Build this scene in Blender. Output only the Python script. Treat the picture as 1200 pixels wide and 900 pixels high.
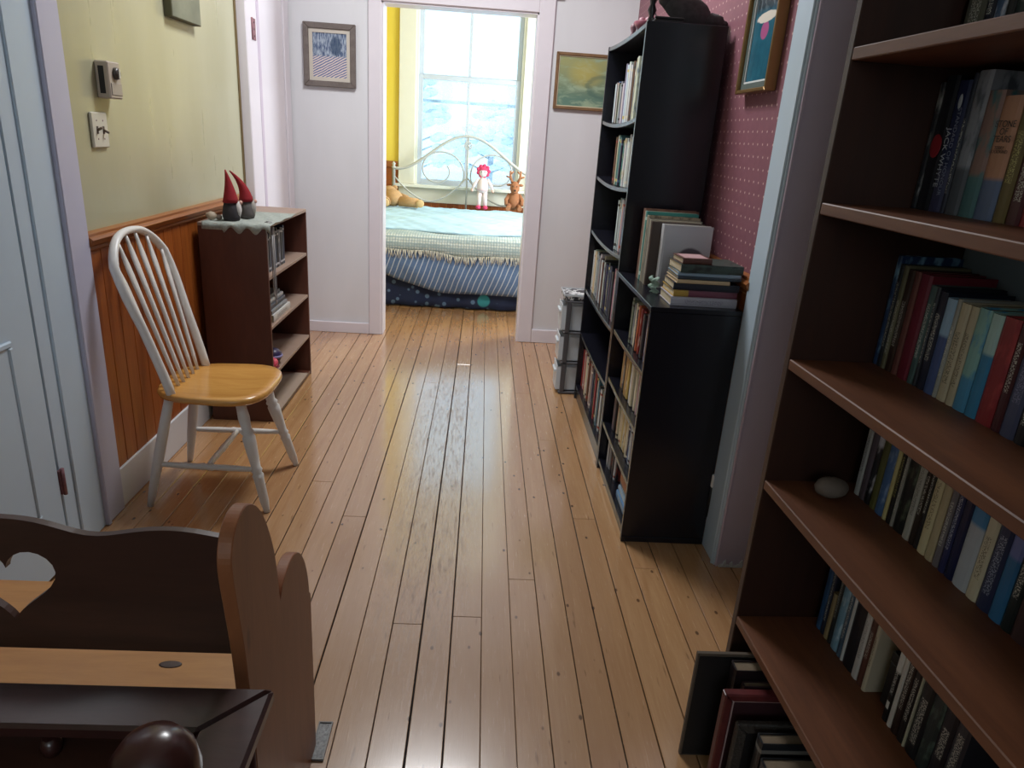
import bpy, bmesh, math, random
from mathutils import Vector, Matrix
PI = math.pi
for o in list(bpy.data.objects): bpy.data.objects.remove(o)
sc = bpy.context.scene
COL = sc.collection

# ------------------------------------------------------------------ camera, world, lights, exposure
cd = bpy.data.cameras.new('camera'); cam = bpy.data.objects.new('camera', cd); COL.objects.link(cam)
cd.sensor_width = 36; cd.lens = 826 / 1200 * 36; cd.clip_start = .02
R_ = Vector((.99739, -.033046, .064193)); U_ = Vector((-.049395, .336153, .940511)); B_ = Vector((-.052658, -.941228, .333643))
cam.matrix_world = Matrix(((R_.x, U_.x, B_.x, 0), (R_.y, U_.y, B_.y, 0), (R_.z, U_.z, B_.z, 1.4), (0, 0, 0, 1)))
sc.camera = cam
w = bpy.data.worlds.new('overcast_sky'); sc.world = w; w.use_nodes = True
wb = w.node_tree.nodes['Background']; wb.inputs[0].default_value = (.70, .88, 1, 1); wb.inputs[1].default_value = 1.7

def area(name, loc, direction, sx, sy, power, col):
    l = bpy.data.lights.new(name, 'AREA'); l.shape = 'RECTANGLE'; l.size = sx; l.size_y = sy; l.energy = power; l.color = col
    o = bpy.data.objects.new(name, l); COL.objects.link(o); o.location = loc
    o.rotation_euler = Vector(direction).to_track_quat('-Z', 'Y').to_euler(); return o
area('added_fill_bedroom_side', (1.92, 6.45, 1.75), (-1, 0, -.12), 1.2, 1.5, 110, (.86, .94, 1))  # added fill light, set at a made-up side window out of view
area('added_fill_rear', (-.2, -2.62, 1.9), (0, 1, -.05), 1.5, 1.3, 11, (.93, .96, 1))  # added fill light behind the camera, at a made-up window
area('added_fill_ceiling', (-.2, 3.4, 3.02), (0, 0, -1), .62, .62, 44, (.96, .98, 1))  # added fill light under a made-up ceiling fixture
sc.view_settings.view_transform = 'Standard'; sc.view_settings.look = 'None'; sc.view_settings.gamma = 1
sc.view_settings.use_curve_mapping = False; sc.view_settings.exposure = 0.35

# ------------------------------------------------------------------ mesh helpers
class MB:
    def __init__(s): s.v = []; s.f = []; s.sm = []
    def add(s, vs, fs, smooth=False):
        n = len(s.v); s.v += [tuple(p) for p in vs]; s.f += [tuple(i + n for i in f) for f in fs]; s.sm += [smooth] * len(fs); return s
    def box(s, x0, x1, y0, y1, z0, z1, mat=None):
        vs = [(x, y, z) for z in (z0, z1) for y in (y0, y1) for x in (x0, x1)]
        if mat: vs = [mat @ Vector(p) for p in vs]
        return s.add(vs, [(0, 2, 3, 1), (4, 5, 7, 6), (0, 1, 5, 4), (2, 6, 7, 3), (0, 4, 6, 2), (1, 3, 7, 5)])
    def prism(s, pts, a, b, axis='x', smooth=False):
        # pts: closed 2D outline; axis x -> (y,z), y -> (x,z), z -> (x,y)
        def P(p, t): return {'x': (t, p[0], p[1]), 'y': (p[0], t, p[1]), 'z': (p[0], p[1], t)}[axis]
        n = len(pts); vs = [P(p, a) for p in pts] + [P(p, b) for p in pts]
        fs = [(i, (i + 1) % n, n + (i + 1) % n, n + i) for i in range(n)]
        s.add(vs, fs, smooth); s.f += [tuple(len(s.v) - 2 * n + i for i in reversed(range(n))), tuple(len(s.v) - n + i for i in range(n))]; s.sm += [False] * 2
        return s
    def tube(s, path, rad, n=8, cap=True):
        path = [Vector(p) for p in path]; m = len(path)
        if not hasattr(rad, '__len__'): rad = [rad] * m
        vs = []; up = None
        for i, p in enumerate(path):
            t = (path[min(i + 1, m - 1)] - path[max(i - 1, 0)]).normalized()
            if up is None: up = Vector((0, 0, 1)) if abs(t.z) < .9 else Vector((1, 0, 0))
            a = t.cross(up).normalized(); b = a.cross(t).normalized(); up = b
            r = rad[i]; ra, rb = (r if hasattr(r, '__len__') else (r, r))
            vs += [p + a * (math.cos(2 * PI * k / n) * ra) + b * (math.sin(2 * PI * k / n) * rb) for k in range(n)]
        fs = [(i * n + k, i * n + (k + 1) % n, (i + 1) * n + (k + 1) % n, (i + 1) * n + k) for i in range(m - 1) for k in range(n)]
        s.add(vs, fs, True)
        if cap:
            o = len(s.v) - m * n
            s.f += [tuple(o + k for k in reversed(range(n))), tuple(o + (m - 1) * n + k for k in range(n))]; s.sm += [False] * 2
        return s
    def lathe(s, prof, n=16, loc=(0, 0, 0), mat=None):
        L = Vector(loc); vs = []
        for r, z in prof: vs += [Vector((max(r, 1e-4) * math.cos(2 * PI * k / n), max(r, 1e-4) * math.sin(2 * PI * k / n), z)) for k in range(n)]
        if mat: vs = [mat @ p for p in vs]
        vs = [p + L for p in vs]; m = len(prof)
        fs = [(i * n + k, i * n + (k + 1) % n, (i + 1) * n + (k + 1) % n, (i + 1) * n + k) for i in range(m - 1) for k in range(n)]
        s.add(vs, fs, True); o = len(s.v) - m * n
        s.f += [tuple(o + k for k in reversed(range(n))), tuple(o + (m - 1) * n + k for k in range(n))]; s.sm += [False] * 2
        return s
    def ell(s, c, r, n=14, mat=None, jit=0, rnd=None):
        m = n // 2; prof = []; vs = []; c = Vector(c)
        for i in range(m + 1):
            a = -PI / 2 + PI * i / m
            for k in range(n):
                b = 2 * PI * k / n; j = 1 + (rnd.uniform(-jit, jit) if rnd else 0)
                p = Vector((r[0] * max(math.cos(a), 1e-3) * math.cos(b), r[1] * max(math.cos(a), 1e-3) * math.sin(b), r[2] * math.sin(a))) * j
                vs.append((mat @ p if mat else p) + c)
        fs = [(i * n + k, i * n + (k + 1) % n, (i + 1) * n + (k + 1) % n, (i + 1) * n + k) for i in range(m) for k in range(n)]
        return s.add(vs, fs, True)
    def grid(s, fn, nu, nv, smooth=True):
        vs = [fn(i / nu, j / nv) for j in range(nv + 1) for i in range(nu + 1)]
        fs = [(j * (nu + 1) + i, j * (nu + 1) + i + 1, (j + 1) * (nu + 1) + i + 1, (j + 1) * (nu + 1) + i) for j in range(nv) for i in range(nu)]
        return s.add(vs, fs, smooth)
    def mesh(s, name, mat, bevel=0, segs=1, solid=0):
        me = bpy.data.meshes.new(name); me.from_pydata(s.v, [], s.f); me.polygons.foreach_set('use_smooth', s.sm)
        bm = bmesh.new(); bm.from_mesh(me)
        if solid: bmesh.ops.solidify(bm, geom=bm.faces[:], thickness=solid)
        bmesh.ops.recalc_face_normals(bm, faces=bm.faces)
        if bevel:
            es = [e for e in bm.edges if len(e.link_faces) == 2 and e.calc_face_angle(0) > .6]
            bmesh.ops.bevel(bm, geom=es, offset=bevel, segments=segs, affect='EDGES', clamp_overlap=True)
        bm.to_mesh(me); bm.free(); me.materials.append(mat); return me
    def build(s, name, mat, parent=None, loc=None, bevel=0, segs=1, solid=0):
        o = bpy.data.objects.new(name, s.mesh(name, mat, bevel, segs, solid)); COL.objects.link(o)
        if parent: o.parent = parent
        if loc: o.location = loc
        return o
def tag(o, label=None, cat=None, group=None, kind=None):
    for k, v in (('label', label), ('category', cat), ('group', group), ('kind', kind)):
        if v: o[k] = v
    return o
def thing(name, label, cat, loc=(0, 0, 0), rz=0, group=None):
    o = bpy.data.objects.new(name, None); COL.objects.link(o); o.location = loc; o.rotation_euler = (0, 0, rz); o.empty_display_size = .05
    return tag(o, label, cat, group)
def struct(name, mb, mat, bevel=0):
    return tag(mb.build(name, mat, bevel=bevel), kind='structure')
def box(x0, x1, y0, y1, z0, z1): return MB().box(x0, x1, y0, y1, z0, z1)
def wall_with_hole(axis, t0, t1, a0, a1, z0, z1, h):
    """wall slab; axis 'y' = thickness along y, spans x a0..a1; h=(ha0,ha1,hz0,hz1)"""
    m = MB(); ha0, ha1, hz0, hz1 = h
    for (p, q, r, s) in ((a0, ha0, z0, z1), (ha1, a1, z0, z1), (ha0, ha1, z0, hz0), (ha0, ha1, hz1, z1)):
        if q - p > 1e-4 and s - r > 1e-4:
            m.box(*((p, q, t0, t1) if axis == 'y' else (t0, t1, p, q)), r, s)
    return m

# ------------------------------------------------------------------ material helpers
def srgb(r, g, b):
    f = lambda c: (c / 12.92 if c <= .04045 else ((c + .055) / 1.055) ** 2.4)
    return tuple(f(c / 255) for c in (r, g, b)) + (1,)
class NT:
    def __init__(s, name, rough=.5, spec=.5, metal=0):
        s.m = bpy.data.materials.new(name); s.m.use_nodes = True; s.t = s.m.node_tree; s.b = s.t.nodes['Principled BSDF']
        s.b.inputs['Roughness'].default_value = rough; s.b.inputs['Specular IOR Level'].default_value = spec; s.b.inputs['Metallic'].default_value = metal
    def n(s, kind, **kw):
        x = s.t.nodes.new(kind)
        for k, v in kw.items(): setattr(x, k, v)
        return x
    def put(s, sock, v):
        if isinstance(v, bpy.types.NodeSocket): s.t.links.new(v, sock)
        elif hasattr(v, '__len__') and len(v) == 3 and sock.type == 'RGBA': sock.default_value = tuple(v) + (1,)
        else: sock.default_value = v
    def math(s, op, a, b=0, clamp=False):
        x = s.n('ShaderNodeMath', operation=op, use_clamp=clamp); s.put(x.inputs[0], a); s.put(x.inputs[1], b); return x.outputs[0]
    def mix(s, f, a, b, mode='MIX'):
        x = s.n('ShaderNodeMix', data_type='RGBA', blend_type=mode); s.put(x.inputs[0], f); s.put(x.inputs[6], a); s.put(x.inputs[7], b); return x.outputs[2]
    def coord(s, which='Object', scale=(1, 1, 1), rot=(0, 0, 0)):
        c = s.n('ShaderNodeTexCoord'); mp = s.n('ShaderNodeMapping'); s.t.links.new(c.outputs[which], mp.inputs[0])
        mp.inputs['Scale'].default_value = scale; mp.inputs['Rotation'].default_value = rot; return mp.outputs[0]
    def pos(s, scale=(1, 1, 1)):
        c = s.n('ShaderNodeNewGeometry'); mp = s.n('ShaderNodeMapping'); s.t.links.new(c.outputs['Position'], mp.inputs[0])
        mp.inputs['Scale'].default_value = scale; return mp.outputs[0]
    def xyz(s, v):
        x = s.n('ShaderNodeSeparateXYZ'); s.put(x.inputs[0], v); return x.outputs
    def noise(s, v, scale=5, detail=3, rough=.5, dist=0, color=False):
        x = s.n('ShaderNodeTexNoise'); s.put(x.inputs['Vector'], v); x.inputs['Scale'].default_value = scale; x.inputs['Detail'].default_value = detail
        x.inputs['Roughness'].default_value = rough; x.inputs['Distortion'].default_value = dist; return x.outputs['Color' if color else 'Fac']
    def vor(s, v, scale=5, rnd=1, out='Distance'):
        x = s.n('ShaderNodeTexVoronoi'); s.put(x.inputs['Vector'], v); x.inputs['Scale'].default_value = scale; x.inputs['Randomness'].default_value = rnd; return x.outputs[out]
    def wave(s, v, scale=5, dist=2, detail=2, dirn='X', dscale=1):
        x = s.n('ShaderNodeTexWave', bands_direction=dirn); s.put(x.inputs['Vector'], v); x.inputs['Scale'].default_value = scale
        x.inputs['Distortion'].default_value = dist; x.inputs['Detail'].default_value = detail; x.inputs['Detail Scale'].default_value = dscale; return x.outputs['Fac']
    def step(s, v, lo, hi):
        x = s.n('ShaderNodeMapRange'); s.put(x.inputs[0], v); x.inputs[1].default_value = lo; x.inputs[2].default_value = hi; return x.outputs[0]
    def vadd(s, v, u):
        x = s.n('ShaderNodeVectorMath', operation='ADD'); s.put(x.inputs[0], v); s.put(x.inputs[1], u); return x.outputs[0]
    def rnd(s): return s.n('ShaderNodeObjectInfo').outputs['Random']
    def bump(s, h, strength=.2, dist=.01):
        x = s.n('ShaderNodeBump'); s.put(x.inputs['Height'], h); x.inputs['Strength'].default_value = strength; x.inputs['Distance'].default_value = dist
        s.t.links.new(x.outputs[0], s.b.inputs['Normal'])
    def col(s, c): s.put(s.b.inputs['Base Color'], c); return s.m
MATS = {}
def plain(name, c, rough=.5, spec=.5, metal=0, var=.08, scale=12, bump=0, which='Object'):
    if name in MATS: return MATS[name]
    t = NT(name, rough, spec, metal); nz = t.noise(t.coord(which), scale, 4)
    d = tuple(x * (1 - var) for x in c[:3]) + (1,); e = tuple(min(1, x * (1 + var)) for x in c[:3]) + (1,)
    t.col(t.mix(nz, d, e))
    if bump: t.bump(nz, bump, .005)
    MATS[name] = t.m; return t.m
def wood(name, c1, c2, rough=.4, scale=(1, 1, 1), ring=6, spec=.5, knots=True, coat=0):
    t = NT(name, rough, spec)
    r = t.rnd(); off = t.n('ShaderNodeCombineXYZ'); t.put(off.inputs[0], t.math('MULTIPLY', r, 17)); t.put(off.inputs[1], t.math('MULTIPLY', r, 9)); t.put(off.inputs[2], t.math('MULTIPLY', r, 5))
    v = t.vadd(t.coord('Object', scale), off.outputs[0])
    g = t.noise(v, ring, 5, .6, 1.2); fine = t.noise(v, ring * 7, 3, .7)
    f = t.math('ADD', t.math('MULTIPLY', g, .75), t.math('MULTIPLY', fine, .3))
    f = t.step(f, .32, .72)
    c = t.mix(f, c1, c2)
    if knots:
        k = t.vor(t.vadd(t.coord('Object', tuple(x ** .45 for x in scale)), off.outputs[0]), 3.2)
        c = t.mix(t.math('MULTIPLY', t.step(k, .10, .04), .6), c, tuple(x * .25 for x in c1[:3]) + (1,))
    c = t.mix(t.math('MULTIPLY', r, .25), c, tuple(x * .62 for x in c2[:3]) + (1,))
    t.bump(fine, .08, .003)
    if coat: t.b.inputs['Coat Weight'].default_value = coat; t.b.inputs['Coat Roughness'].default_value = .15
    return t.col(c)

# ---- floor boards: honey pine, worn bare along the walking line
def floor_mat():
    t = NT('pine_floorboard', .38, .5); t.b.inputs['Coat Weight'].default_value = 1; t.b.inputs['Coat IOR'].default_value = 1.75; t.b.inputs['Coat Roughness'].default_value = .14
    r = t.rnd(); off = t.n('ShaderNodeCombineXYZ'); t.put(off.inputs[0], t.math('MULTIPLY', r, 31)); t.put(off.inputs[1], t.math('MULTIPLY', r, 13))
    v = t.vadd(t.pos((26, 1.6, 1)), off.outputs[0])
    g = t.noise(v, 1.0, 5, .6, .8); fine = t.noise(v, 7, 4, .7)
    f = t.step(t.math('ADD', t.math('MULTIPLY', g, .7), t.math('MULTIPLY', fine, .35)), .3, .75)
    c = t.mix(f, srgb(170, 122, 78), srgb(204, 160, 112))
    c = t.mix(t.math('MULTIPLY', r, .4), c, srgb(154, 108, 70))
    P = t.xyz(t.pos())
    # worn strip along the hall: dull grey-brown bare wood with flaking varnish
    ax = t.math('ABSOLUTE', t.math('ADD', P[0], .06)); wide = t.step(ax, .95, .15)
    near = t.step(P[1], 4.8, 3.4)
    soft = t.math('MULTIPLY', wide, near)
    c = t.mix(t.math('MULTIPLY', soft, .6), c, srgb(152, 124, 102))
    ax2 = t.math('ABSOLUTE', t.math('ADD', P[0], .14)); strip = t.math('MULTIPLY', t.step(ax2, .20, .02), t.math('MULTIPLY', t.step(P[1], 4.5, 3.7), t.step(P[1], 1.3, 2.1)))
    fl = t.noise(t.pos((46, 5, 1)), 1.7, 7, .78, .4)
    flake = t.math('MULTIPLY', t.step(fl, .50, .64), t.step(strip, .1, .6))
    c = t.mix(t.math('MULTIPLY', flake, .65), c, srgb(108, 84, 72))
    # nail heads and small knots
    k = t.vor(t.pos((16, 9, 1)), 1.0); dots = t.step(k, .10, .06)
    c = t.mix(t.math('MULTIPLY', dots, .8), c, srgb(70, 42, 26))
    sc_ = t.noise(t.pos((60, 8, 1)), 1.0, 2, .5); c = t.mix(t.math('MULTIPLY', t.step(sc_, .68, .74), .4), c, srgb(92, 64, 44))
    t.put(t.b.inputs['Coat Weight'], t.math('SUBTRACT', 1, t.math('MULTIPLY', flake, .7)))
    t.put(t.b.inputs['Roughness'], t.math('ADD', t.math('MULTIPLY', flake, .3), t.math('ADD', .17, t.math('MULTIPLY', fine, .16))))
    t.bump(t.math('SUBTRACT', fine, t.math('MULTIPLY', flake, .4)), .10, .003)
    return t.col(c)
M_FLOOR = floor_mat()
M_SUB = plain('subfloor_dark', srgb(28, 20, 16), .9)
def plaster(name, c1, c2, rough, streak=True, spec=.5):
    t = NT(name, rough, spec); a = t.noise(t.pos((3, 3, .9)), 1.2, 4); b = t.noise(t.pos((18, 18, 3)), 1, 4, .6)
    c = t.mix(t.step(a, .3, .7), c1, c2)
    t.put(t.b.inputs['Roughness'], t.math('ADD', rough - .08, t.math('MULTIPLY', b, .16)))
    t.bump(t.math('ADD', b, t.math('MULTIPLY', a, 2)), .10, .006); return t.col(c)
M_YELLOW = plaster('yellow_plaster', srgb(170, 167, 136), srgb(181, 179, 152), .30)
M_WHITE = plaster('white_wall_paint', srgb(212, 212, 215), srgb(219, 219, 222), .6)
M_CEIL = plaster('ceiling_paint', srgb(225, 222, 218), srgb(230, 228, 224), .8)
M_BYEL = plaster('bedroom_yellow_paint', srgb(232, 204, 70), srgb(238, 214, 92), .6)
M_TRIM = plain('gloss_white_trim', srgb(222, 216, 222), .33, .5, var=.03)
M_TRIM2 = plain('old_white_trim', srgb(214, 216, 218), .35, .5, var=.04)
M_CREAM = plain('cream_window_paint', srgb(232, 230, 214), .4, var=.03)
M_MAUVE = plain('mauve_trim_paint', srgb(196, 182, 198), .4, var=.03)
M_BLUEW = plain('pale_blue_door_lit_trim', srgb(188, 206, 220), .32, var=.03)  # on the white trim this blue puts the daylight's cool cast into the colour
M_GREYW = plain('grey_wall_paint', srgb(150, 158, 165), .7)
M_ORANGEWOOD = wood('orange_pine_wainscot', srgb(128, 62, 22), srgb(172, 96, 40), .35, (14, 14, 1.2), 1.5)
M_RAIL = wood('orange_pine_rail', srgb(120, 66, 28), srgb(168, 104, 52), .3, (14, 1.2, 14), 1.5, knots=False)
def wallpaper():
    t = NT('dotted_pink_wallpaper', .55, .4); P = t.xyz(t.pos()); su, sv = .044, .040
    v = t.math('DIVIDE', P[2], sv); row = t.math('FLOOR', v); u = t.math('ADD', t.math('DIVIDE', P[1], su), t.math('MULTIPLY', t.math('MODULO', row, 2), .5))
    fu = t.math('MULTIPLY', t.math('SUBTRACT', t.math('FRACT', u), .5), su); fv = t.math('MULTIPLY', t.math('SUBTRACT', t.math('FRACT', v), .5), sv)
    d = t.math('SQRT', t.math('ADD', t.math('MULTIPLY', fu, fu), t.math('MULTIPLY', fv, fv)))
    bg = t.mix(t.noise(t.pos(), 40, 3), srgb(126, 80, 92), srgb(140, 92, 102))
    return t.col(t.mix(t.step(d, .0046, .0030), bg, srgb(206, 172, 166)))
M_PAPER = wallpaper()

# ------------------------------------------------------------------ structure
CH = 3.1
fl = struct('floor', box(-2.4, 2.0, -2.6, 8.1, -.06, -.014), M_SUB)
rf = random.Random(4)
edges = [-1.345 + .0]
bw = .0884; x = .056 - bw * 16
JO = [(-.434, 2.363), (-.169, 1.756), (.013, 1.797), (.191, 1.999), (.455, 2.412), (.627, 2.09), (-.09, 4.276), (.28, 3.797), (.366, 3.15), (-.614, 2.631)]
while x < 1.02:
    cuts = sorted([j[1] for j in JO if x < j[0] < x + bw])
    if not cuts: cuts = [rf.uniform(-.5, 1.0), rf.uniform(4.9, 6.8)] if rf.random() < .75 else [rf.uniform(2.7, 4.6)]
    ys = [-2.5] + cuts + [7.88]
    g0, g1 = rf.choice((.0008, .0014, .0024)), rf.choice((.0008, .0014, .0024))
    dz = rf.uniform(-.0008, .0006)
    for a, b in zip(ys, ys[1:]):
        xa, xb = max(x + g0, -1.298), min(x + bw - g1, 1.0)
        if xb - xa > .01: box(xa, xb, a + .0008, b - .0008, -.0135, dz).build('floorboard', M_FLOOR, fl, bevel=.0012)
    x += bw
for a, b in ((-2.3, -1.31), (1.0, 1.78)):
    xx = a
    while xx < b - .02:
        box(xx + .001, min(xx + bw, b) - .001, 5.02, 7.88, -.0135, 0).build('floorboard', M_FLOOR, fl, bevel=.0012); xx += bw
struct('ceiling', box(-2.4, 2.0, -2.6, 8.1, CH, CH + .1), M_CEIL)
lf = thing('added_ceiling_fixture', 'added unseen flat square white ceiling lamp over the middle of the hall', 'lamp', (-.2, 3.4, CH))  # unseen fixture added to go with the ceiling fill light
box(-.34, .34, -.34, .34, -.04, -.001).build('housing', M_TRIM, lf, bevel=.006); box(-.31, .31, -.31, .31, -.06, -.0402).build('diffuser', M_CREAM, lf, bevel=.004)
# left wall (plaster over pine wainscot) with two door openings behind flush doors
wl = struct('wall_left', box(-1.42, -1.30, -2.6, 4.88, 0, CH), M_YELLOW)
struct('wall_right', box(.905, 1.02, 2.14, 4.88, 0, CH), M_PAPER)
struct('wall_right_near', box(1.0, 1.1, -2.6, 2.14, 0, CH), M_GREYW)
struct('wall_end', wall_with_hole('y', 4.88, 5.0, -2.4, 2.0, 0, CH, (-.685, .288, -.02, 2.118)), M_WHITE)
struct('wall_rear', wall_with_hole('y', -2.6, -2.5, -1.42, 1.1, 0, CH, (-.95, .55, 1.25, 2.55)), M_WHITE)
wbk = struct('wall_bedroom_back', wall_with_hole('y', 7.9, 8.05, -2.4, 2.0, 0, CH, (-.76, .355, .80, 2.95)), M_BYEL)
struct('wall_bedroom_left', box(-2.4, -2.3, 5.0, 7.9, 0, CH), M_BYEL)
struct('wall_bedroom_right', wall_with_hole('x', 1.8, 1.9, 5.0, 7.9, 0, CH, (5.85, 7.05, 1.0, 2.5)), M_BYEL)
# wainscots
y = 2.365
while y < 4.02:
    e = min(y + .082, 4.022); box(-1.3, -1.288, y + .0012, e - .0012, .15, .955).build('wainscot_plank', M_ORANGEWOOD, wl, bevel=.002); y += .082
prof = [(-1.30, .945), (-1.283, .945), (-1.278, .952), (-1.278, .962), (-1.270, .968), (-1.262, .985), (-1.270, .992), (-1.276, .994), (-1.276, 1.004), (-1.30, 1.008)]
struct('trim_1', MB().prism(prof, 2.362, 4.024, 'y'), M_RAIL, .001)
bl = struct('baseboard_left', box(-1.3, -1.280, 2.36, 4.03, 0, .152), M_TRIM2, .003)
wr = bpy.data.objects['wall_right']
y = 2.26
while y < 4.87:
    e = min(y + .082, 4.872); box(.893, .905, y + .0012, e - .0012, .15, .955).build('wainscot_plank', M_ORANGEWOOD, wr, bevel=.002); y += .082
struct('trim_2', MB().prism([(.905 - (p[0] + 1.30), p[1]) for p in prof], 2.25, 4.88, 'y'), M_RAIL, .001)
x = -2.29
while x < 1.78:
    if not (-.93 < x < .42): box(x + .001, x + .081, 7.888, 7.9, .12, .985).build('wainscot_plank', M_ORANGEWOOD, wbk, bevel=.002)
    else: box(x + .001, x + .081, 7.888, 7.9, .12, .66).build('wainscot_plank', M_ORANGEWOOD, wbk, bevel=.002)
    x += .082
for a, b, i in ((-2.3, -.935, 3), (.53, 1.8, 4)):
    struct('trim_%d' % i, box(a, b, 7.87, 7.9, .985, 1.05), M_RAIL, .004)
# end wall door casing
cas = MB().box(-.765, -.683, 4.858, 4.88, 0, 2.205); struct('trim_5', cas, M_TRIM, .004)
struct('trim_6', box(.286, .385, 4.858, 4.88, 0, 2.205), M_TRIM, .004)
struct('trim_7', box(-.80, .43, 4.85, 4.88, 2.205, 2.235), M_TRIM, .004)
struct('trim_8', box(-.683, .286, 4.858, 4.88, 2.115, 2.205), M_TRIM, .004)
struct('trim_9', MB().box(-.685, -.672, 4.87, 5.02, 0, 2.118).box(.275, .288, 4.87, 5.02, 0, 2.118).box(-.685, .288, 4.87, 5.02, 2.105, 2.118), M_TRIM, .001)
struct('baseboard_end', MB().box(-1.24, -.766, 4.862, 4.88, 0, .075).box(.386, .905, 4.862, 4.88, 0, .095), M_TRIM, .003)
# right post where the hall opens into the near room
struct('trim_10', MB().box(.878, .906, 2.125, 2.262, 0, CH).box(.872, .906, 2.132, 2.142, 0, CH), M_BLUEW, .003)
struct('wall_right_return', box(.884, 1.0, 2.128, 2.15, 0, CH), M_MAUVE)
struct('trim_11', MB().box(.884, .892, 2.116, 2.128, 0, CH).box(.892, .99, 2.121, 2.128, .0, CH), M_MAUVE, .002)
torn = MB(); rr = random.Random(8)
for k in range(7):
    x0 = .895 + k * .012; h = rr.uniform(.006, .03)
    torn.prism([(x0, 0), (x0 + .014, 0), (x0 + .012, h), (x0 + .004, h * .7)], 2.114, 2.1205, 'y')
struct('trim_12', torn, M_TRIM2)
# left near door (pale blue, closed) with jamb and casing
struct('trim_13', MB().box(-1.3, -1.274, 2.245, 2.362, 0, CH).box(-1.3, -1.266, 2.235, 2.252, 0, CH), plain('lilac_trim_paint', srgb(188, 188, 208), .35, var=.03), .003)
struct('trim_14', box(-1.3, -1.280, 2.10, 2.236, 0, 2.5), M_BLUEW, .003)
struct('trim_15', box(-1.3, -1.287, 2.035, 2.10, 0, 2.5), M_BLUEW, .003)
d1 = struct('door_1', box(-1.299, -1.276, 1.18, 2.012, .012, 2.06), M_BLUEW, .004)
for z0, z1 in ((.22, .78), (.95, 1.9)):
    for y0, y1 in ((1.28, 1.56), (1.64, 1.90)):
        m = MB()
        for a, b, c, d in ((y0, y1, z0, z0 + .018), (y0, y1, z1 - .018, z1), (y0, y0 + .018, z0 + .018, z1 - .018), (y1 - .018, y1, z0 + .018, z1 - .018)): m.box(-1.277, -1.268, a, b, c, d)
        m.build('panel_moulding', M_BLUEW, d1, bevel=.004); box(-1.277, -1.273, y0 + .018, y1 - .018, z0 + .018, z1 - .018).build('door_panel', M_BLUEW, d1, bevel=.001)
M_HINGE = plain('worn_painted_iron', srgb(132, 92, 98), .5, metal=.5, var=.4, scale=60)
MB().lathe([(.006, 0), (.006, .09)], 8, (-1.270, 2.024, .24)).box(-1.281, -1.272, 2.012, 2.038, .245, .325).build('hinge', M_HINGE, d1)
struct('trim_16', box(-1.3, -1.2995, 2.012, 2.036, 0, 2.2), M_SUB)  # thin dark sheet that paints in the shade of the door gap
# left far door by the corner
struct('trim_17', box(-1.3, -1.250, 4.03, 4.118, 0, CH), M_TRIM, .004)
struct('trim_18', box(-1.3, -1.296, 4.004, 4.03, 0, CH), wood('dark_trim_edge', srgb(96, 78, 40), srgb(122, 102, 58), .5, (9, 9, 1)), .001)
d2 = struct('door_2', box(-1.3, -1.258, 4.125, 4.74, .01, CH - .5), M_TRIM, .003)
box(-1.259, -1.2555, 4.235, 4.275, .01, 2.5).build('groove_shade_strip', M_MAUVE, d2, bevel=.001)  # mauve strip painting in the shade of the door's vertical groove
MB().box(-1.2585, -1.2545, 4.14, 4.205, 1.78, 1.885).lathe([(.007, 0), (.007, .105)], 8, (-1.253, 4.137, 1.78)).build('hinge', M_HINGE, d2, bevel=.001)
for z in (1.80, 1.832, 1.866): MB().ell((-1.2543, 4.178, z), (.002, .006, .006), 8).build('hinge_screw', plain('dark_screw', srgb(60, 36, 40), .5, metal=.6), d2)
struct('trim_19', box(-1.3, -1.25, 4.75, 4.865, 0, CH), M_TRIM, .004)

# window_1 : double hung sash with storm bar and outside view
def glass_mat(name, frost, tint):
    t = NT(name); t.t.nodes.remove(t.b); out = t.t.nodes['Material Output']
    tr = t.n('ShaderNodeBsdfTransparent'); tr.inputs[0].default_value = tint
    tl = t.n('ShaderNodeBsdfTranslucent'); tl.inputs[0].default_value = (.9, .95, 1, 1)
    gl = t.n('ShaderNodeBsdfGlossy'); gl.inputs['Roughness'].default_value = .05
    nz = t.noise(t.coord('Object', (1, 1, 1.4)), 3.0, 6, .7); cr = t.noise(t.coord('Object'), 38, 3, .6)
    f = t.math('MULTIPLY', t.step(t.math('ADD', nz, t.math('MULTIPLY', cr, .25)), .5, .78), frost)
    m1 = t.n('ShaderNodeMixShader'); t.put(m1.inputs[0], f); t.t.links.new(tr.outputs[0], m1.inputs[1]); t.t.links.new(tl.outputs[0], m1.inputs[2])
    m2 = t.n('ShaderNodeMixShader'); m2.inputs[0].default_value = .04; t.t.links.new(m1.outputs[0], m2.inputs[1]); t.t.links.new(gl.outputs[0], m2.inputs[2])
    t.t.links.new(m2.outputs[0], out.inputs[0]); return t.m
M_SASH = plain('backlit_grey_sash', srgb(196, 204, 214), .4, var=.03)  # window paint greyed so the backlit shade is in the colour
M_GLASS = glass_mat('frosty_pane', .25, (.86, .96, 1, 1)); M_GLASS2 = glass_mat('frosty_double_pane', .4, (.82, .92, .98, 1))
WX0, WX1 = -.76, .355
win = struct('window_1', MB().box(WX0, WX0 + .03, 7.9, 8.05, .8, 2.95).box(WX1 - .03, WX1, 7.9, 8.05, .8, 2.95).box(WX0 + .031, WX1 - .031, 7.905, 8.045, 2.92, 2.95).box(WX0 + .031, WX1 - .031, 7.955, 8.045, .80, .825), M_CREAM, .002)
def wpart(nm, mb, mat=M_CREAM, bv=.003): return mb.build(nm, mat, win, bevel=bv)
wpart('window_casing', box(WX0 - .165, WX0 + .004, 7.872, 7.9, .829, 2.9695)); wpart('window_casing', box(WX1 - .004, WX1 + .165, 7.872, 7.9, .829, 2.9695))
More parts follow.
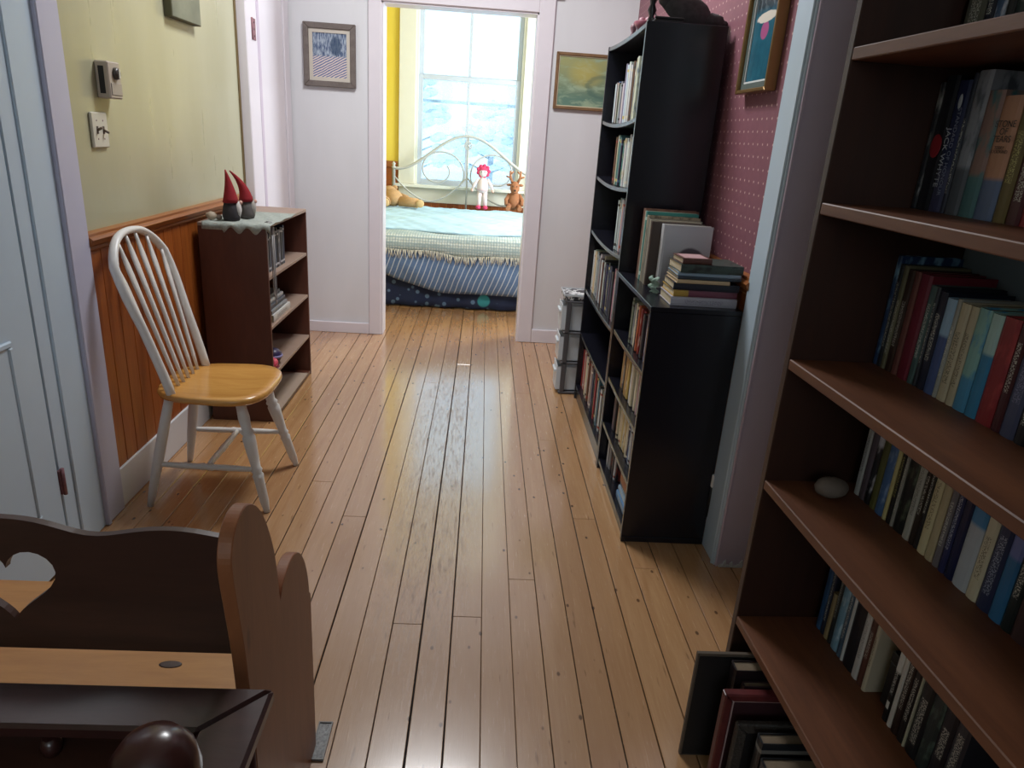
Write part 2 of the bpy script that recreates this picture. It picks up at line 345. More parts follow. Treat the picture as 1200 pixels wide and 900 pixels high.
wpart('window_casing', box(WX0 - .165, WX1 + .165, 7.872, 7.9, 2.97, 3.08))
wpart('window_sill', box(WX0 - .20, WX1 + .20, 7.80, 7.95, .800, .828)); wpart('window_apron', box(WX0 - .164, WX1 + .164, 7.874, 7.9, .645, .7995))
mz = 1.90; cx = -.207
def sash(y0, z0, z1, bot, top, cxx):
    for a, b, c, d in ((WX0 + .03, WX0 + .075, z0, z1), (WX1 - .075, WX1 - .03, z0, z1), (WX0 + .0755, WX1 - .0755, z0, z0 + bot), (WX0 + .0755, WX1 - .0755, z1 - top, z1)): wpart('sash_rail', box(a, b, y0, y0 + .035, c, d), M_SASH)
    wpart('muntin', box(cxx - .013, cxx + .013, y0 + .004, y0 + .03, z0 + bot, z1 - top), M_SASH)
sash(7.935, .826, mz + .02, .06, .045, cx - .005); sash(7.975, mz - .02, 2.92, .05, .05, cx)
wpart('storm_bar', box(WX0 + .03, WX1 - .03, 8.02, 8.04, 1.66, 1.69), M_SASH)
for z0, z1, yy, g, c0 in ((.886, mz - .025, 7.952, M_GLASS2, cx - .005), (mz + .03, 2.87, 7.992, M_GLASS, cx)):
    for a, b in ((WX0 + .074, c0 - .012), (c0 + .012, WX1 - .074)): wpart('pane', box(a, b, yy, yy + .003, z0, z1), g, 0)
w2 = struct('added_side_window', wall_with_hole('x', 1.82, 1.88, 5.85, 7.05, 1.0, 2.5, (5.91, 6.99, 1.06, 2.44)), M_CREAM, .003)  # unseen window frame added around the bedroom fill light
w3 = struct('added_rear_window', wall_with_hole('y', -2.58, -2.52, -.95, .55, 1.25, 2.55, (-.89, .49, 1.31, 2.49)), M_TRIM, .003)  # unseen window frame added in front of the rear fill light

# outdoors: snow and trees
M_SNOW = plain('snow', (.86, .91, .97, 1), .8, var=.06, scale=2)
gs = tag(MB().grid(lambda u, v: (-14 + 28 * u, 8.4 + 26 * v, -.5 + .25 * math.sin(u * 9) * math.sin(v * 6)), 24, 20).build('snow_ground', M_SNOW), kind='structure')
M_TWIG = plain('snowy_bark', srgb(150, 158, 170), .9, var=.3, scale=30)
def tree(x, y, h, sd, label):
    r = random.Random(sd); t = thing('snowy_tree', label, 'tree', (x, y, -.45), 0, 'snowy trees outside the window')
    MB().tube([(0, 0, 0), (.05, 0, h * .5), (0, .03, h)], [.12, .08, .02], 7).build('trunk', M_TWIG, t)
    br = MB(); sn = MB()
    for k in range(34):
        z = h * r.uniform(.25, .98); a = r.uniform(0, 2 * PI); L = (h - z) * .45 + .3
        e = Vector((math.cos(a) * L, math.sin(a) * L, z + L * .25)); m = Vector((math.cos(a) * L * .5, math.sin(a) * L * .5, z + L * .22))
        br.tube([(0, 0, z), m, e], [.025, .015, .006], 5)
        for q in (.5, .75, 1): sn.ell(e * q + Vector((0, 0, z)) * (1 - q) + Vector((r.uniform(-.1, .1), r.uniform(-.1, .1), .02)), (.16, .16, .09), 8, None, .2, r)
    tag(br.build('branches', M_TWIG, t), kind='stuff'); tag(sn.build('snow_load', M_SNOW, t), kind='stuff')
tree(1.15, 15, 3.3, 1, 'small tree loaded with snow, right of the window mullion outside')
tree(-1.8, 19, 3.0, 2, 'snowy tree standing in the yard beyond the lower left pane')
tree(.1, 22, 2.6, 3, 'distant snowy tree behind the window mullion')

# ------------------------------------------------------------------ big furniture: right brown bookcase
M_BROWN = wood('dark_stained_bookcase', srgb(40, 22, 15), srgb(58, 32, 22), .42, (9, 9, 1), 1.5, knots=False)
M_SHELF = wood('reddish_shelf_board', srgb(84, 47, 28), srgb(116, 70, 43), .5, (14, 1.4, 14), 1.2, knots=False)
bc = thing('bookcase', 'tall reddish brown wooden bookcase standing beside the white door post', 'bookcase', (.648, 1.396, 0), math.radians(2.0))
D, W_ = .325, 1.02      # local: x depth (0 front), y from 0 (far panel) to -W_
bc_side = box(0, D, -.021, 0, 0, 2.1).build('side_panel', M_BROWN, bc, bevel=.002)
box(0, D, -W_, -W_ + .021, 0, 2.1).build('side_panel', M_BROWN, bc, bevel=.002)
BZ = [.357, .718, .998, 1.314, 1.586]
for z in BZ: box(.0, D - .012, -W_ + .0212, -.0212, z - .022, z).build('shelf', M_SHELF, bc, bevel=.002)
box(0, D, -W_ + .0212, -.0212, 2.07, 2.092).build('top_board', M_BROWN, bc, bevel=.002)
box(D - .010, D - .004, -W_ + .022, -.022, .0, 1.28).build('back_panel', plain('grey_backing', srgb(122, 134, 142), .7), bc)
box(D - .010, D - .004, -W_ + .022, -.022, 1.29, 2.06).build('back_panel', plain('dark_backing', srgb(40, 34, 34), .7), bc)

# ------------------------------------------------------------------ books
M_PAGES = plain('book_pages', srgb(190, 176, 148), .8, var=.12, scale=120)
BM = {}
def book_mat(c1, c2, style):
    key = (c1, c2, style)
    if key in BM: return BM[key]
    t = NT('book_cover', .42, .5); P = t.xyz(t.coord('Generated'))
    base = srgb(*c1); c = t.mix(t.noise(t.coord('Object'), 30, 3), base, tuple(x * .82 for x in base[:3]) + (1,))
    ink = srgb(*c2); cen = t.step(t.math('ABSOLUTE', t.math('SUBTRACT', P[0], .5)), .28, .22)
    if 't' in style:      # title marks up the spine
        z = t.coord('Object', (1, 1, 1)); rd_ = t.rnd(); of = t.n('ShaderNodeCombineXYZ'); t.put(of.inputs[2], t.math('MULTIPLY', rd_, 900)); t.put(of.inputs[0], t.math('MULTIPLY', rd_, 77))
        mk = t.step(t.noise(t.vadd(t.coord('Object', (330, 3, 420)), of.outputs[0]), 1, 1), .48, .56)
        lo = t.math('ADD', .14, t.math('MULTIPLY', rd_, .25)); hi = t.math('ADD', .62, t.math('MULTIPLY', t.math('FRACT', t.math('MULTIPLY', rd_, 7.3)), .25))
        band = t.math('MULTIPLY', t.math('GREATER_THAN', P[2], lo), t.math('LESS_THAN', P[2], hi)); c = t.mix(t.math('MULTIPLY', t.math('MULTIPLY', t.math('MULTIPLY', mk, band), cen), .7), c, ink)
    if 'b' in style:      # bands
        bd = t.math('ADD', t.step(t.math('ABSOLUTE', t.math('SUBTRACT', P[2], .9)), .025, .02), t.step(t.math('ABSOLUTE', t.math('SUBTRACT', P[2], .1)), .03, .025), True); c = t.mix(bd, c, ink)
    if 'h' in style: c = t.mix(t.step(P[2], .60, .64), c, ink)       # upper block of another colour
    if 'l' in style: c = t.mix(t.step(P[2], .36, .32), c, ink)       # lower block
    if 'n' in style: c = t.mix(t.step(t.noise(t.coord('Object', (40, 40, 18)), 1, 4), .5, .62), c, ink)   # picture-like mottling
    if 'd' in style: c = t.mix(t.math('MULTIPLY', t.step(t.math('ABSOLUTE', t.math('SUBTRACT', P[2], .2)), .05, .04), cen), c, ink)
    BM[key] = t.col(c); return BM[key]
CN = [((20, 20, 24), 'black'), ((30, 36, 70), 'navy'), ((60, 90, 140), 'blue'), ((110, 150, 180), 'pale blue'), ((200, 190, 165), 'cream'), ((205, 205, 205), 'white'), ((130, 132, 134), 'grey'), ((75, 78, 82), 'dark grey'),
      ((120, 30, 40), 'dark red'), ((165, 45, 45), 'red'), ((95, 60, 40), 'brown'), ((165, 130, 85), 'tan'), ((105, 105, 60), 'olive'), ((60, 95, 80), 'green'), ((80, 150, 150), 'teal'), ((195, 165, 80), 'yellow'), ((165, 115, 115), 'rose'), ((110, 95, 120), 'mauve'), ((195, 110, 60), 'orange'), ((48, 40, 38), 'dark brown')]
def cname(c): return min(CN, key=lambda k: sum((a - b) ** 2 for a, b in zip(k[0], c)))[1]
ORD = ['first', 'second', 'third', 'fourth', 'fifth', 'sixth', 'seventh', 'eighth', 'ninth', 'tenth', 'eleventh', 'twelfth', 'thirteenth', 'fourteenth', 'fifteenth', 'sixteenth', 'seventeenth', 'eighteenth', 'nineteenth', 'twentieth'] + ['%s' % n for n in ('twenty-first', 'twenty-second', 'twenty-third', 'twenty-fourth', 'twenty-fifth', 'twenty-sixth', 'twenty-seventh', 'twenty-eighth', 'twenty-ninth', 'thirtieth', 'thirty-first', 'thirty-second', 'thirty-third', 'thirty-fourth', 'thirty-fifth', 'thirty-sixth', 'thirty-seventh', 'thirty-eighth', 'thirty-ninth', 'fortieth')]
def make_book(T, Hh, Dp, c1, c2=(220, 215, 200), style='t', label='', group=None, loc=(0, 0, 0), rot=(0, 0, 0), kind='book', pages=None):
    """local: spine faces -y, thickness along x, origin bottom centre of the spine"""
    b = thing(kind, label, kind.replace('_', ' '), loc, 0, group); b.rotation_euler = rot
    h = T / 2; k = min(.002, T * .15)
    outer = [(-h, Dp), (-h, .003), (-h * .6, .0006), (0, 0), (h * .6, .0006), (h, .003), (h, Dp)]
    inner = [(h - k, Dp), (h - k, .005), (-h + k, .005), (-h + k, Dp)]
    m = MB(); m.prism(outer + inner, 0, Hh, 'z'); m.build('cover', book_mat(c1, c2, style), b)
    box(-h + k, h - k, .0052, Dp - .004, .003, Hh - .004).build('pages', pages or M_PAGES, b)
    return b
def lettering(txt, parent, size, col, loc, vert=True, name='lettering'):
    cu = bpy.data.curves.new('txt', 'FONT'); cu.body = txt; cu.size = size; cu.align_x = 'CENTER'; cu.align_y = 'CENTER'; cu.extrude = .0001; cu.space_line = .8
    tmp = bpy.data.objects.new('txt', cu); COL.objects.link(tmp); dg = bpy.context.evaluated_depsgraph_get(); me = bpy.data.meshes.new_from_object(tmp.evaluated_get(dg)); bpy.data.objects.remove(tmp)
    o = bpy.data.objects.new(name, me); COL.objects.link(o); o.parent = parent; me.materials.clear(); me.materials.append(plain('print_%d_%d_%d' % col, srgb(*col), .5, var=.02))
    # face -y (spine); vertical text reads downward
    o.matrix_local = Matrix.Translation(loc) @ Matrix.Rotation(PI / 2, 4, 'X') @ (Matrix.Rotation(-PI / 2, 4, 'Z') if vert else Matrix.Identity(4)); return o

# shelf rows: frame given by origin, direction along shelf (dx,dy), rot so that spine faces out
def row(specs, start, along, rz, z, ref, place, group, setback=None, zfn=None, lean=None):
    s = 0; out = []; n = 0
    A = Vector((along[0], along[1], 0)).normalized(); S = Vector((start[0], start[1], 0))
    outdir = Vector((math.sin(rz), -math.cos(rz), 0))
    for sp in specs:
        if sp[0] == 'gap': s += sp[1]; continue
        T, Hh, Dp, c1 = sp[:4]; c2 = sp[4] if len(sp) > 4 else (215, 212, 200); st = sp[5] if len(sp) > 5 else 't'; sb = sp[6] if len(sp) > 6 else 0
        p = S + A * (s + T / 2) - outdir * sb; zz = z if zfn is None else zfn(s + T / 2)
        lb = '%s book, %s from %s, %s' % (cname(c1), ORD[n], ref, place)
        out.append(make_book(T, Hh, Dp, c1, c2, st, lb, group, (p.x, p.y, zz + .0003), (0, 0, rz))); s += T + .0012; n += 1
    return out
RZR = -PI / 2 + math.radians(2.0)
bcM = Matrix.Translation((.648, 1.396, 0)) @ Matrix.Rotation(math.radians(2.0), 4, 'Z')
def bcp(xl, yl): p = bcM @ Vector((xl, yl, 0)); return (p.x, p.y)
al = bcM.to_3x3() @ Vector((0, -1, 0)); SB = .178
def brow(i, specs, off, place, sb=SB): return row(specs, bcp(sb, -.022 - off), (al.x, al.y), RZR, BZ[i], 'the post-side panel', place, 'books in the brown bookcase')
K = (20, 20, 24)
r1 = brow(4, [(.05, .24, .13, (92, 90, 76)), (.022, .23, .13, (26, 28, 44)), (.026, .24, .12, (70, 92, 122), (200, 200, 205), 'n'), (.02, .22, .12, (24, 26, 30)), (.026, .2, .12, (30, 46, 44)), (.03, .22, .13, (190, 172, 140)), (.03, .22, .13, (52, 58, 52)), (.02, .21, .13, (80, 60, 44)), (.03, .22, .13, (40, 30, 30)), (.03, .2, .12, (110, 80, 50)), (.03, .22, .12, (60, 40, 40)), (.03, .22, .12, (30, 40, 60))], .02, 'topmost shelf of the brown bookcase')
r2 = brow(3, [(.014, .225, .125, (34, 36, 44), (150, 150, 150), 'n'), (.036, .235, .13, (18, 18, 26), (150, 30, 40), ''), (.034, .225, .13, (26, 34, 76), (60, 60, 90), 'l'), (.010, .235, .13, (20, 24, 44)), (.036, .238, .13, (150, 152, 158), (80, 84, 90), 'nl'), (.038, .205, .12, (150, 118, 108), (70, 110, 112), 'ln'), (.045, .195, .12, (196, 142, 112), (92, 108, 140), 'l'), (.028, .19, .12, (108, 92, 48), (200, 190, 120), 't'), (.03, .185, .12, (78, 24, 34)), (.03, .18, .12, (150, 34, 44)), (.03, .19, .12, (60, 50, 50)), (.03, .2, .12, (30, 30, 50)), (.03, .19, .12, (120, 100, 80)), (.04, .2, .12, (40, 60, 50))], .0, 'second shelf down of brown bookcase')
# legible spines on that shelf
MB().ell((0, -.0008, .115), (.0155, .0006, .021), 14).build('emblem', plain('emblem_red', srgb(150, 30, 40), .5), r2[1])
lettering('JACK WHYTE', r2[2], .017, (205, 208, 215), (-.008, -.0018, .095)); lettering('STANDARD OF HONOUR', r2[2], .013, (150, 156, 176), (.007, -.0018, .105))
MB().ell((.002, -.0012, .19), (.0055, .0006, .013), 10).build('emblem', plain('emblem_silver', srgb(190, 194, 200), .5), r2[2])
lettering('STONE\nOF\nTEARS', r2[6], .0145, (60, 50, 46), (0, -.0016, .140), False); lettering('TERRY\nGOODKIND', r2[6], .0075, (70, 56, 50), (0, -.0016, .112), False)
r3 = brow(2, [(.014, .225, .13, (32, 58, 96), (120, 160, 190), 'n'), (.012, .21, .13, (24, 30, 40)), (.014, .21, .13, (112, 108, 84)), (.02, .205, .13, (56, 36, 26)), (.018, .205, .13, (112, 66, 58), (90, 50, 44), ''), (.034, .205, .13, (118, 32, 48), (90, 26, 38), ''), (.018, .19, .13, (74, 96, 94)), (.008, .19, .13, (30, 32, 42)), (.022, .185, .13, (24, 28, 48)), (.026, .178, .12, (74, 92, 140), (150, 180, 206), 'h'), (.010, .182, .12, (158, 158, 150)), (.024, .178, .12, (196, 184, 156), (24, 22, 22), 't'), (.018, .178, .12, (190, 178, 150), (60, 50, 46), 't'), (.030, .18, .125, (138, 184, 178), (72, 140, 178), 'ln'), (.026, .178, .125, (54, 130, 172), (168, 200, 196), 'h'), (.036, .18, .13, (142, 38, 44), (170, 60, 60), 'n'), (.018, .176, .13, (70, 24, 32)), (.030, .176, .13, (72, 78, 108), (140, 140, 170), 't'), (.022, .175, .13, (24, 24, 30)), (.014, .172, .13, (20, 20, 24), (230, 230, 230), 't'), (.03, .172, .13, (92, 94, 92), (180, 180, 176), 't'), (.03, .17, .13, (66, 70, 76)), (.03, .18, .13, (40, 36, 44)), (.03, .18, .13, (90, 60, 50))], .0, 'third shelf down of brown bookcase')
r4 = brow(1, [(.018, .215, .13, (186, 186, 184), (80, 80, 84), 't'), (.02, .215, .13, (96, 84, 92), (80, 70, 76), ''), (.018, .21, .13, (36, 36, 40), (200, 196, 200), 'hn'), (.02, .205, .13, (96, 94, 52), (70, 70, 40), ''), (.026, .21, .13, (72, 104, 148), (150, 170, 200), 'n'), (.012, .2, .12, (198, 186, 128), (140, 120, 60), ''), (.014, .2, .12, (26, 26, 26), (170, 160, 90), 't'), (.008, .2, .12, (150, 146, 136)), (.03, .2, .12, (24, 26, 26), (90, 100, 80), 'n'), (.02, .195, .12, (178, 176, 166), (90, 90, 90), 't'), (.014, .195, .12, (44, 34, 26)), (.010, .195, .12, (32, 30, 28)), (.022, .195, .12, (214, 200, 160), (90, 70, 50), 't'), (.02, .195, .12, (190, 174, 140), (150, 134, 100), ''), (.016, .195, .12, (118, 112, 116)), (.016, .195, .12, (38, 44, 88), (190, 194, 206), 't'), (.02, .195, .12, (20, 28, 66), (40, 50, 90), ''), (.034, .195, .13, (186, 192, 200), (70, 130, 176), 'h'), (.024, .19, .12, (214, 204, 176), (80, 66, 54), 't'), (.028, .19, .12, (40, 50, 84), (170, 180, 200), 't'), (.026, .185, .12, (50, 112, 160), (110, 120, 176), 'h'), (.02, .19, .12, (22, 34, 36)), (.03, .19, .12, (66, 44, 44)), (.03, .19, .12, (92, 54, 50)), (.03, .18, .12, (40, 30, 30)), (.03, .19, .12, (60, 70, 80))], .045, 'stone shelf of the brown bookcase', SB)
r5 = brow(0, [(.02, .2, .13, (50, 86, 126), (36, 60, 96), 'n'), (.014, .2, .13, (34, 42, 62)), (.016, .12, .11, (160, 142, 104), (120, 100, 70), ''), (.014, .2, .12, (40, 44, 44), (190, 186, 170), 't'), (.026, .2, .13, (128, 168, 190), (200, 220, 226), 'n'), (.016, .19, .13, (70, 92, 112)), (.008, .2, .13, (208, 208, 204)), (.036, .2, .13, (24, 26, 34), (30, 34, 44), ''), (.020, .2, .13, (206, 204, 200), (120, 120, 120), 't'), (.018, .19, .13, (92, 56, 46)), (.012, .19, .13, (196, 184, 160), (70, 60, 50), 't'), ('gap', .064), (.016, .19, .136, (18, 18, 20), (216, 214, 208), 'thd'), (.012, .17, .13, (210, 206, 198)), (.018, .19, .135, (44, 30, 26)), (.018, .19, .135, (26, 24, 26)), (.005, .19, .135, (190, 186, 160)), (.03, .19, .135, (24, 28, 32)), (.03, .19, .135, (40, 52, 52), (90, 110, 100), 'n'), (.03, .19, .135, (30, 30, 40)), (.03, .19, .135, (50, 50, 60))], .03, 'lowest shelf of the brown bookcase', SB)
bxm = thing('storage_box', 'small black box lying among books on the lowest brown shelf', 'box', (*bcp(.20, -.286), BZ[0] + .0005), math.radians(2))
box(0, .09, -.046, 0, 0, .10).build('box_body', plain('black_card', srgb(26, 24, 26), .5), bxm, bevel=.002); box(-.001, .091, -.047, .001, .1002, .125).build('lid', plain('black_card', srgb(26, 24, 26), .5), bxm, bevel=.002)
rs = random.Random(3)
tag(MB().ell((0, 0, .0225), (.036, .026, .0225), 16, None, .03, rs).build('stone', plain('brown_pebble', srgb(104, 92, 82), .7, var=.25, scale=40), loc=(.762, 1.306, BZ[1] + .0006)), 'smooth rounded grey brown stone lying on a bookcase shelf', 'stone')

# pictures and books stored standing on the floor in the bookcase's bottom bay
def frame_picture(nm, label, cat, loc, wd, ht, dp, bar, fm, art, inner=None, rz=0, lean=0, mat2=None):
    """upright in local xz, faces -y; origin bottom left front"""
    t = thing(nm, label, cat, loc, rz); t.rotation_euler = (lean, 0, rz)
    for pts in ([(0, 0), (wd, 0), (wd - bar, bar), (bar, bar)], [(wd, 0), (wd, ht), (wd - bar, ht - bar), (wd - bar, bar)], [(wd, ht), (0, ht), (bar, ht - bar), (wd - bar, ht - bar)], [(0, ht), (0, 0), (bar, bar), (bar, ht - bar)]):
        MB().prism(pts, 0, dp, 'y').build('frame_bar', fm, t, bevel=min(.003, bar * .15))
    b2 = bar
    if inner:
        iw, im = inner
        m = MB()
        for a, b, c, d in ((bar, wd - bar, bar, bar + iw), (bar, wd - bar, ht - bar - iw, ht - bar), (bar, bar + iw, bar + iw, ht - bar - iw), (wd - bar - iw, wd - bar, bar + iw, ht - bar - iw)): m.box(a, b, dp * .35, dp * .6, c, d)
        m.build('mat_board', im, t); b2 = bar + iw
    box(b2, wd - b2, dp * .55, dp * .75, b2, ht - b2).build('picture', art, t)
    return t
M_DARKPAGES = plain('dark_book_pages', srgb(122, 106, 86), .85, var=.15, scale=120)  # darker page colour for the books standing on the floor
M_BLACKP = plain('matt_black', srgb(16, 16, 18), .55); M_BACKBRD = plain('dark_board_edge', srgb(84, 72, 60), .7)
pn = thing('dark_panel', 'thin black board with brown edges standing at the bottom of the bookcase', 'board', (.542, 1.302, 0))
box(0, .36, 0, .010, 0, .305).build('board_edge', M_BACKBRD, pn, bevel=.001); box(.005, .355, -.0012, 0, .005, .298).build('black_face', M_BLACKP, pn)
M_REDFR = wood('dark_red_frame', srgb(70, 26, 30), srgb(104, 44, 44), .35, (8, 8, 8), 2, knots=False)
frame_picture('picture_frame', 'dark red picture frame leaning with a pale inner edge below bookcase shelf', 'picture frame', (.582, 1.208, 0), .33, .275, .022, .020, M_REDFR, plain('maroon_mount', srgb(52, 22, 28), .6), (.006, plain('pale_inner_edge', srgb(168, 142, 138), .6)), lean=0)
flb = [(.575, 1.272, .034, .30, .24, (24, 14, 18)), (.590, 1.2435, .018, .275, .22, (40, 24, 28))]
for i, (xx, yy, T, hh, dd, c) in enumerate(flb):
    make_book(T, hh, dd, c, (60, 40, 40), '', 'thick dark maroon book standing behind red picture frame' if i == 0 else 'slim dark maroon book standing behind red picture frame', None, (xx + .04, yy, 0.0003), (0, 0, -PI / 2), 'book', M_DARKPAGES)
M_CARVED = plain('carved_dark_wood', srgb(56, 52, 48), .5, var=.7, scale=160, bump=.6)
frame_picture('carved_frame', 'ornate carved dark frame standing among books under bookcase', 'picture frame', (.606, 1.175, 0), .28, .225, .016, .026, M_CARVED, M_BLACKP)
make_book(.030, .225, .2, (34, 36, 40), (120, 116, 110), 'b', 'dark grey album standing behind the glossy black book', None, (.640, 1.140, .0003), (0, 0, -PI / 2), pages=M_DARKPAGES)
gb = make_book(.034, .205, .2, (22, 24, 28), (40, 44, 50), '', 'glossy black book standing foremost on the floor under bookcase', None, (.634, 1.092, .0003), (0, 0, -PI / 2), pages=M_DARKPAGES)
make_book(.02, .16, .18, (70, 66, 60), (190, 186, 176), 'b', 'grey striped book on the floor under the brown bookcase', None, (.668, 1.050, .0003), (0, 0, -PI / 2), pages=M_DARKPAGES)
make_book(.03, .2, .18, (30, 30, 34), (190, 186, 176), 'b', 'black and white book on the floor under the brown bookcase', None, (.680, 1.012, .0003), (0, 0, -PI / 2), pages=M_DARKPAGES)

# ------------------------------------------------------------------ black bookcases
M_BLK = NT('black_laminate', .24, .5); M_BLK.bump(M_BLK.noise(M_BLK.coord('Object', (1, 1, 1)), 60, 3), .04, .002); M_BLK = M_BLK.col(srgb(20, 20, 28))
FX = .570
def sagged(x0, x1, y0, y1, z, th, sag, n=12):
    m = MB(); f = lambda y: sag * 4 * ((y - y0) / (y1 - y0)) * (1 - (y - y0) / (y1 - y0))
    top = [(y0 + (y1 - y0) * i / n, z - f(y0 + (y1 - y0) * i / n)) for i in range(n + 1)]
    return m.prism(top + [(a, b - th) for a, b in reversed(top)], x0, x1, 'x')
TY0, TY1 = 2.888, 3.775
tb = thing('bookcase', 'tall black bookcase with sagging shelves against the dotted wallpaper', 'bookcase', (FX, TY0, 0)); o3 = Vector((FX, TY0, 0))
def loc_build(mb, nm, mat, par, o, bevel=.0015):
    mb.v = [tuple(Vector(p) - o) for p in mb.v]; return mb.build(nm, mat, par, bevel=bevel)
XB = .878
loc_build(box(FX, XB, TY0, TY0 + .018, 0, 1.828), 'side_panel', M_BLK, tb, o3); loc_build(box(FX, XB, TY1 - .018, TY1, 0, 1.828), 'side_panel', M_BLK, tb, o3)
loc_build(box(XB - .006, XB - .001, TY0 + .018, TY1 - .018, .02, 1.80), 'back_panel', M_BLK, tb, o3, 0)
a0, a1 = TY0 + .0182, TY1 - .0182
TS = {1.493: .020, 1.227: .018, .955: .018, .639: .012, .389: .014, .085: .002}
loc_build(sagged(FX + .002, XB - .006, a0, a1, 1.826, .018, .010), 'top_board', M_BLK, tb, o3)
for z, sg in TS.items(): loc_build(sagged(FX + .003, XB - .006, a0, a1, z, .017, sg), 'shelf', M_BLK, tb, o3)
loc_build(box(FX + .01, FX + .026, a0, a1, 0, .066), 'kick_board', M_BLK, tb, o3)
def tz(z): return lambda s, z=z: z - TS[z] * 4 * ((a1 - s - TY0 - .018 - 0) if False else 1) * max(0, min(1, 1 - (s + .0) / (a1 - a0))) * max(0, min(1, (s + .0) / (a1 - a0)))
def bk(rr, c, hlo, hhi, tlo=.012, thi=.026, d=.18): 
    c = tuple(max(5, min(245, v + rr.randint(-12, 12))) for v in c); c2 = rr.choice(((220, 215, 200), (40, 36, 36), (150, 60, 50), (90, 110, 140), (200, 180, 110)))
    return (rr.uniform(tlo, thi), rr.uniform(hlo, hhi), d, c, c2, rr.choice(('t', 't', 'tb', 'n', 'b')), rr.uniform(0, .012))
def trow(z, off, cols, hh, nm, seed, tt=(.012, .026), end=True):
    rr = random.Random(seed); sp = [bk(rr, c, *(hh if not isinstance(hh, list) else hh[min(i, len(hh) - 1)]), *tt) for i, c in enumerate(cols)]
    f0 = tz(z); f = lambda s: f0(s + off)
    # clamp to shelf length
    tot = off; keep = []
    for q in sp:
        if tot + q[0] + .002 > a1 - a0 - .003: break
        keep.append(q); tot += q[0] + .0012
    # lowest corner of each book rests on the sagging shelf: lift by the local slope
    return row(keep, (FX + .022, a1 - off), (0, -1), -PI / 2, z, 'the drawer-tower panel', nm + ' of tall black bookcase', 'books in the tall black bookcase', zfn=lambda s: f(s) + TS[z] * .11)
Wt, Gy, Cr, Dk, Nv, Tl, Rd, Br, Pk, Tn, Bl = (212, 214, 216), (140, 142, 146), (206, 196, 168), (44, 44, 50), (34, 38, 72), (70, 128, 126), (150, 52, 48), (104, 66, 44), (196, 150, 150), (182, 148, 98), (96, 128, 168)
trow(1.493, .14, [Wt, Gy, Cr, Wt, Gy, Bl, Dk, Gy, Wt, Gy, Dk, Wt, Gy, Wt, Wt, Wt, Wt, Gy, Wt, Wt, Br, Gy, Wt, Cr, Dk, Wt, Gy, Wt, Wt, Br], [(.16, .18)] * 12 + [(.225, .25)], 'topmost shelf', 1, (.014, .024))
trow(1.227, .33, [Br, Gy, Wt, Cr, Tl, Tl, Dk, Tl, Nv, Gy, Wt, Wt, Gy, Wt, Gy, Wt, Gy, Wt, Dk, Wt, Wt, Gy, Wt], (.18, .215), 'second shelf', 2)
trow(.955, .57, [Wt, Gy, Wt, Gy, Wt, Pk, Gy, Wt, Gy, Wt, Gy, Dk, Gy, Wt], (.2, .225), 'third shelf', 3)
trow(.639, .01, [Wt, Gy, Wt, Cr, Wt, Gy, Wt, Dk, Gy, Wt, Gy, Dk, Wt, Br, Cr, Dk, Gy, Wt, Dk, Nv, Nv, Dk, Nv, Nv, Dk, Dk, Pk, Pk, Gy, Pk, Wt, Gy, Pk, Gy, Pk, Gy, Wt, Br, Pk, Wt, Gy], (.205, .24), 'fourth shelf', 4, (.016, .028))
trow(.389, .74, [Gy, Dk, Wt, Gy, Dk, Gy], (.15, .18), 'fifth shelf', 5)
trow(.085, .01, [Rd, Br, Pk, Rd, Cr, Br, Cr, Wt, Cr, Dk, Br, Gy, Cr, Rd, Gy, Wt, Nv, Dk, Rd, Gy, Rd, Dk, Wt, Dk, Bl, Gy, Dk, Wt, Dk, Gy, Wt, Br, Dk, Gy, Tn, Gy, Dk, Gy, Wt, Gy], (.205, .25), 'bottom shelf', 6, (.016, .028))
# low bookcase
LY0, LY1 = 2.262, 2.884
lb_ = thing('bookcase', 'low black bookcase with books piled on its top', 'bookcase', (FX, LY0, 0)); o4 = Vector((FX, LY0, 0))
loc_build(box(FX, XB, LY0, LY0 + .018, 0, .876), 'side_panel', M_BLK, lb_, o4); loc_build(box(FX, XB, LY1 - .018, LY1, 0, .876), 'side_panel', M_BLK, lb_, o4)
loc_build(box(FX - .002, XB, LY0 - .002, LY1, .8762, .893), 'top_board', M_BLK, lb_, o4); loc_build(box(XB - .006, XB - .001, LY0 + .018, LY1 - .018, .02, .876), 'back_panel', M_BLK, lb_, o4, 0)
LS = [.655, .443, .232, .050]
for z in LS: loc_build(sagged(FX + .003, XB - .006, LY0 + .0182, LY1 - .0182, z, .017, .004 if z > .1 else 0), 'shelf', M_BLK, lb_, o4)
loc_build(box(FX + .01, FX + .026, LY0 + .0182, LY1 - .0182, 0, .033), 'kick_board', M_BLK, lb_, o4)
loc_build(box(FX - .001, XB, LY0 - .004, LY0 - .0002, .0, .022), 'plinth_strip', M_BLK, lb_, o4)
def lrow(i, specs, nm): 
    rr = random.Random(20 + i); L = LY1 - LY0 - .04; sp = []; tot = 0
    for q in specs:
        if q[0] == 'gap': sp.append(q); tot += q[1]; continue
        c, h = q[0], q[1]; T = q[2] if len(q) > 2 else rr.uniform(.015, .028)
        if tot + T > L: break
        sp.append((T, h - .014 + rr.uniform(-.006, .006), .17, c, rr.choice(((220, 215, 200), (60, 50, 46), (150, 60, 50))), rr.choice(('t', 'tb', 'n', '')), rr.uniform(0, .012))); tot += T + .0012
    return row(sp, (FX + .026, LY1 - .02), (0, -1), -PI / 2, LS[i], 'the tall bookcase', nm + ' of low black bookcase', 'books in the low black bookcase')
Or, Gn = (196, 104, 66), (112, 122, 104)
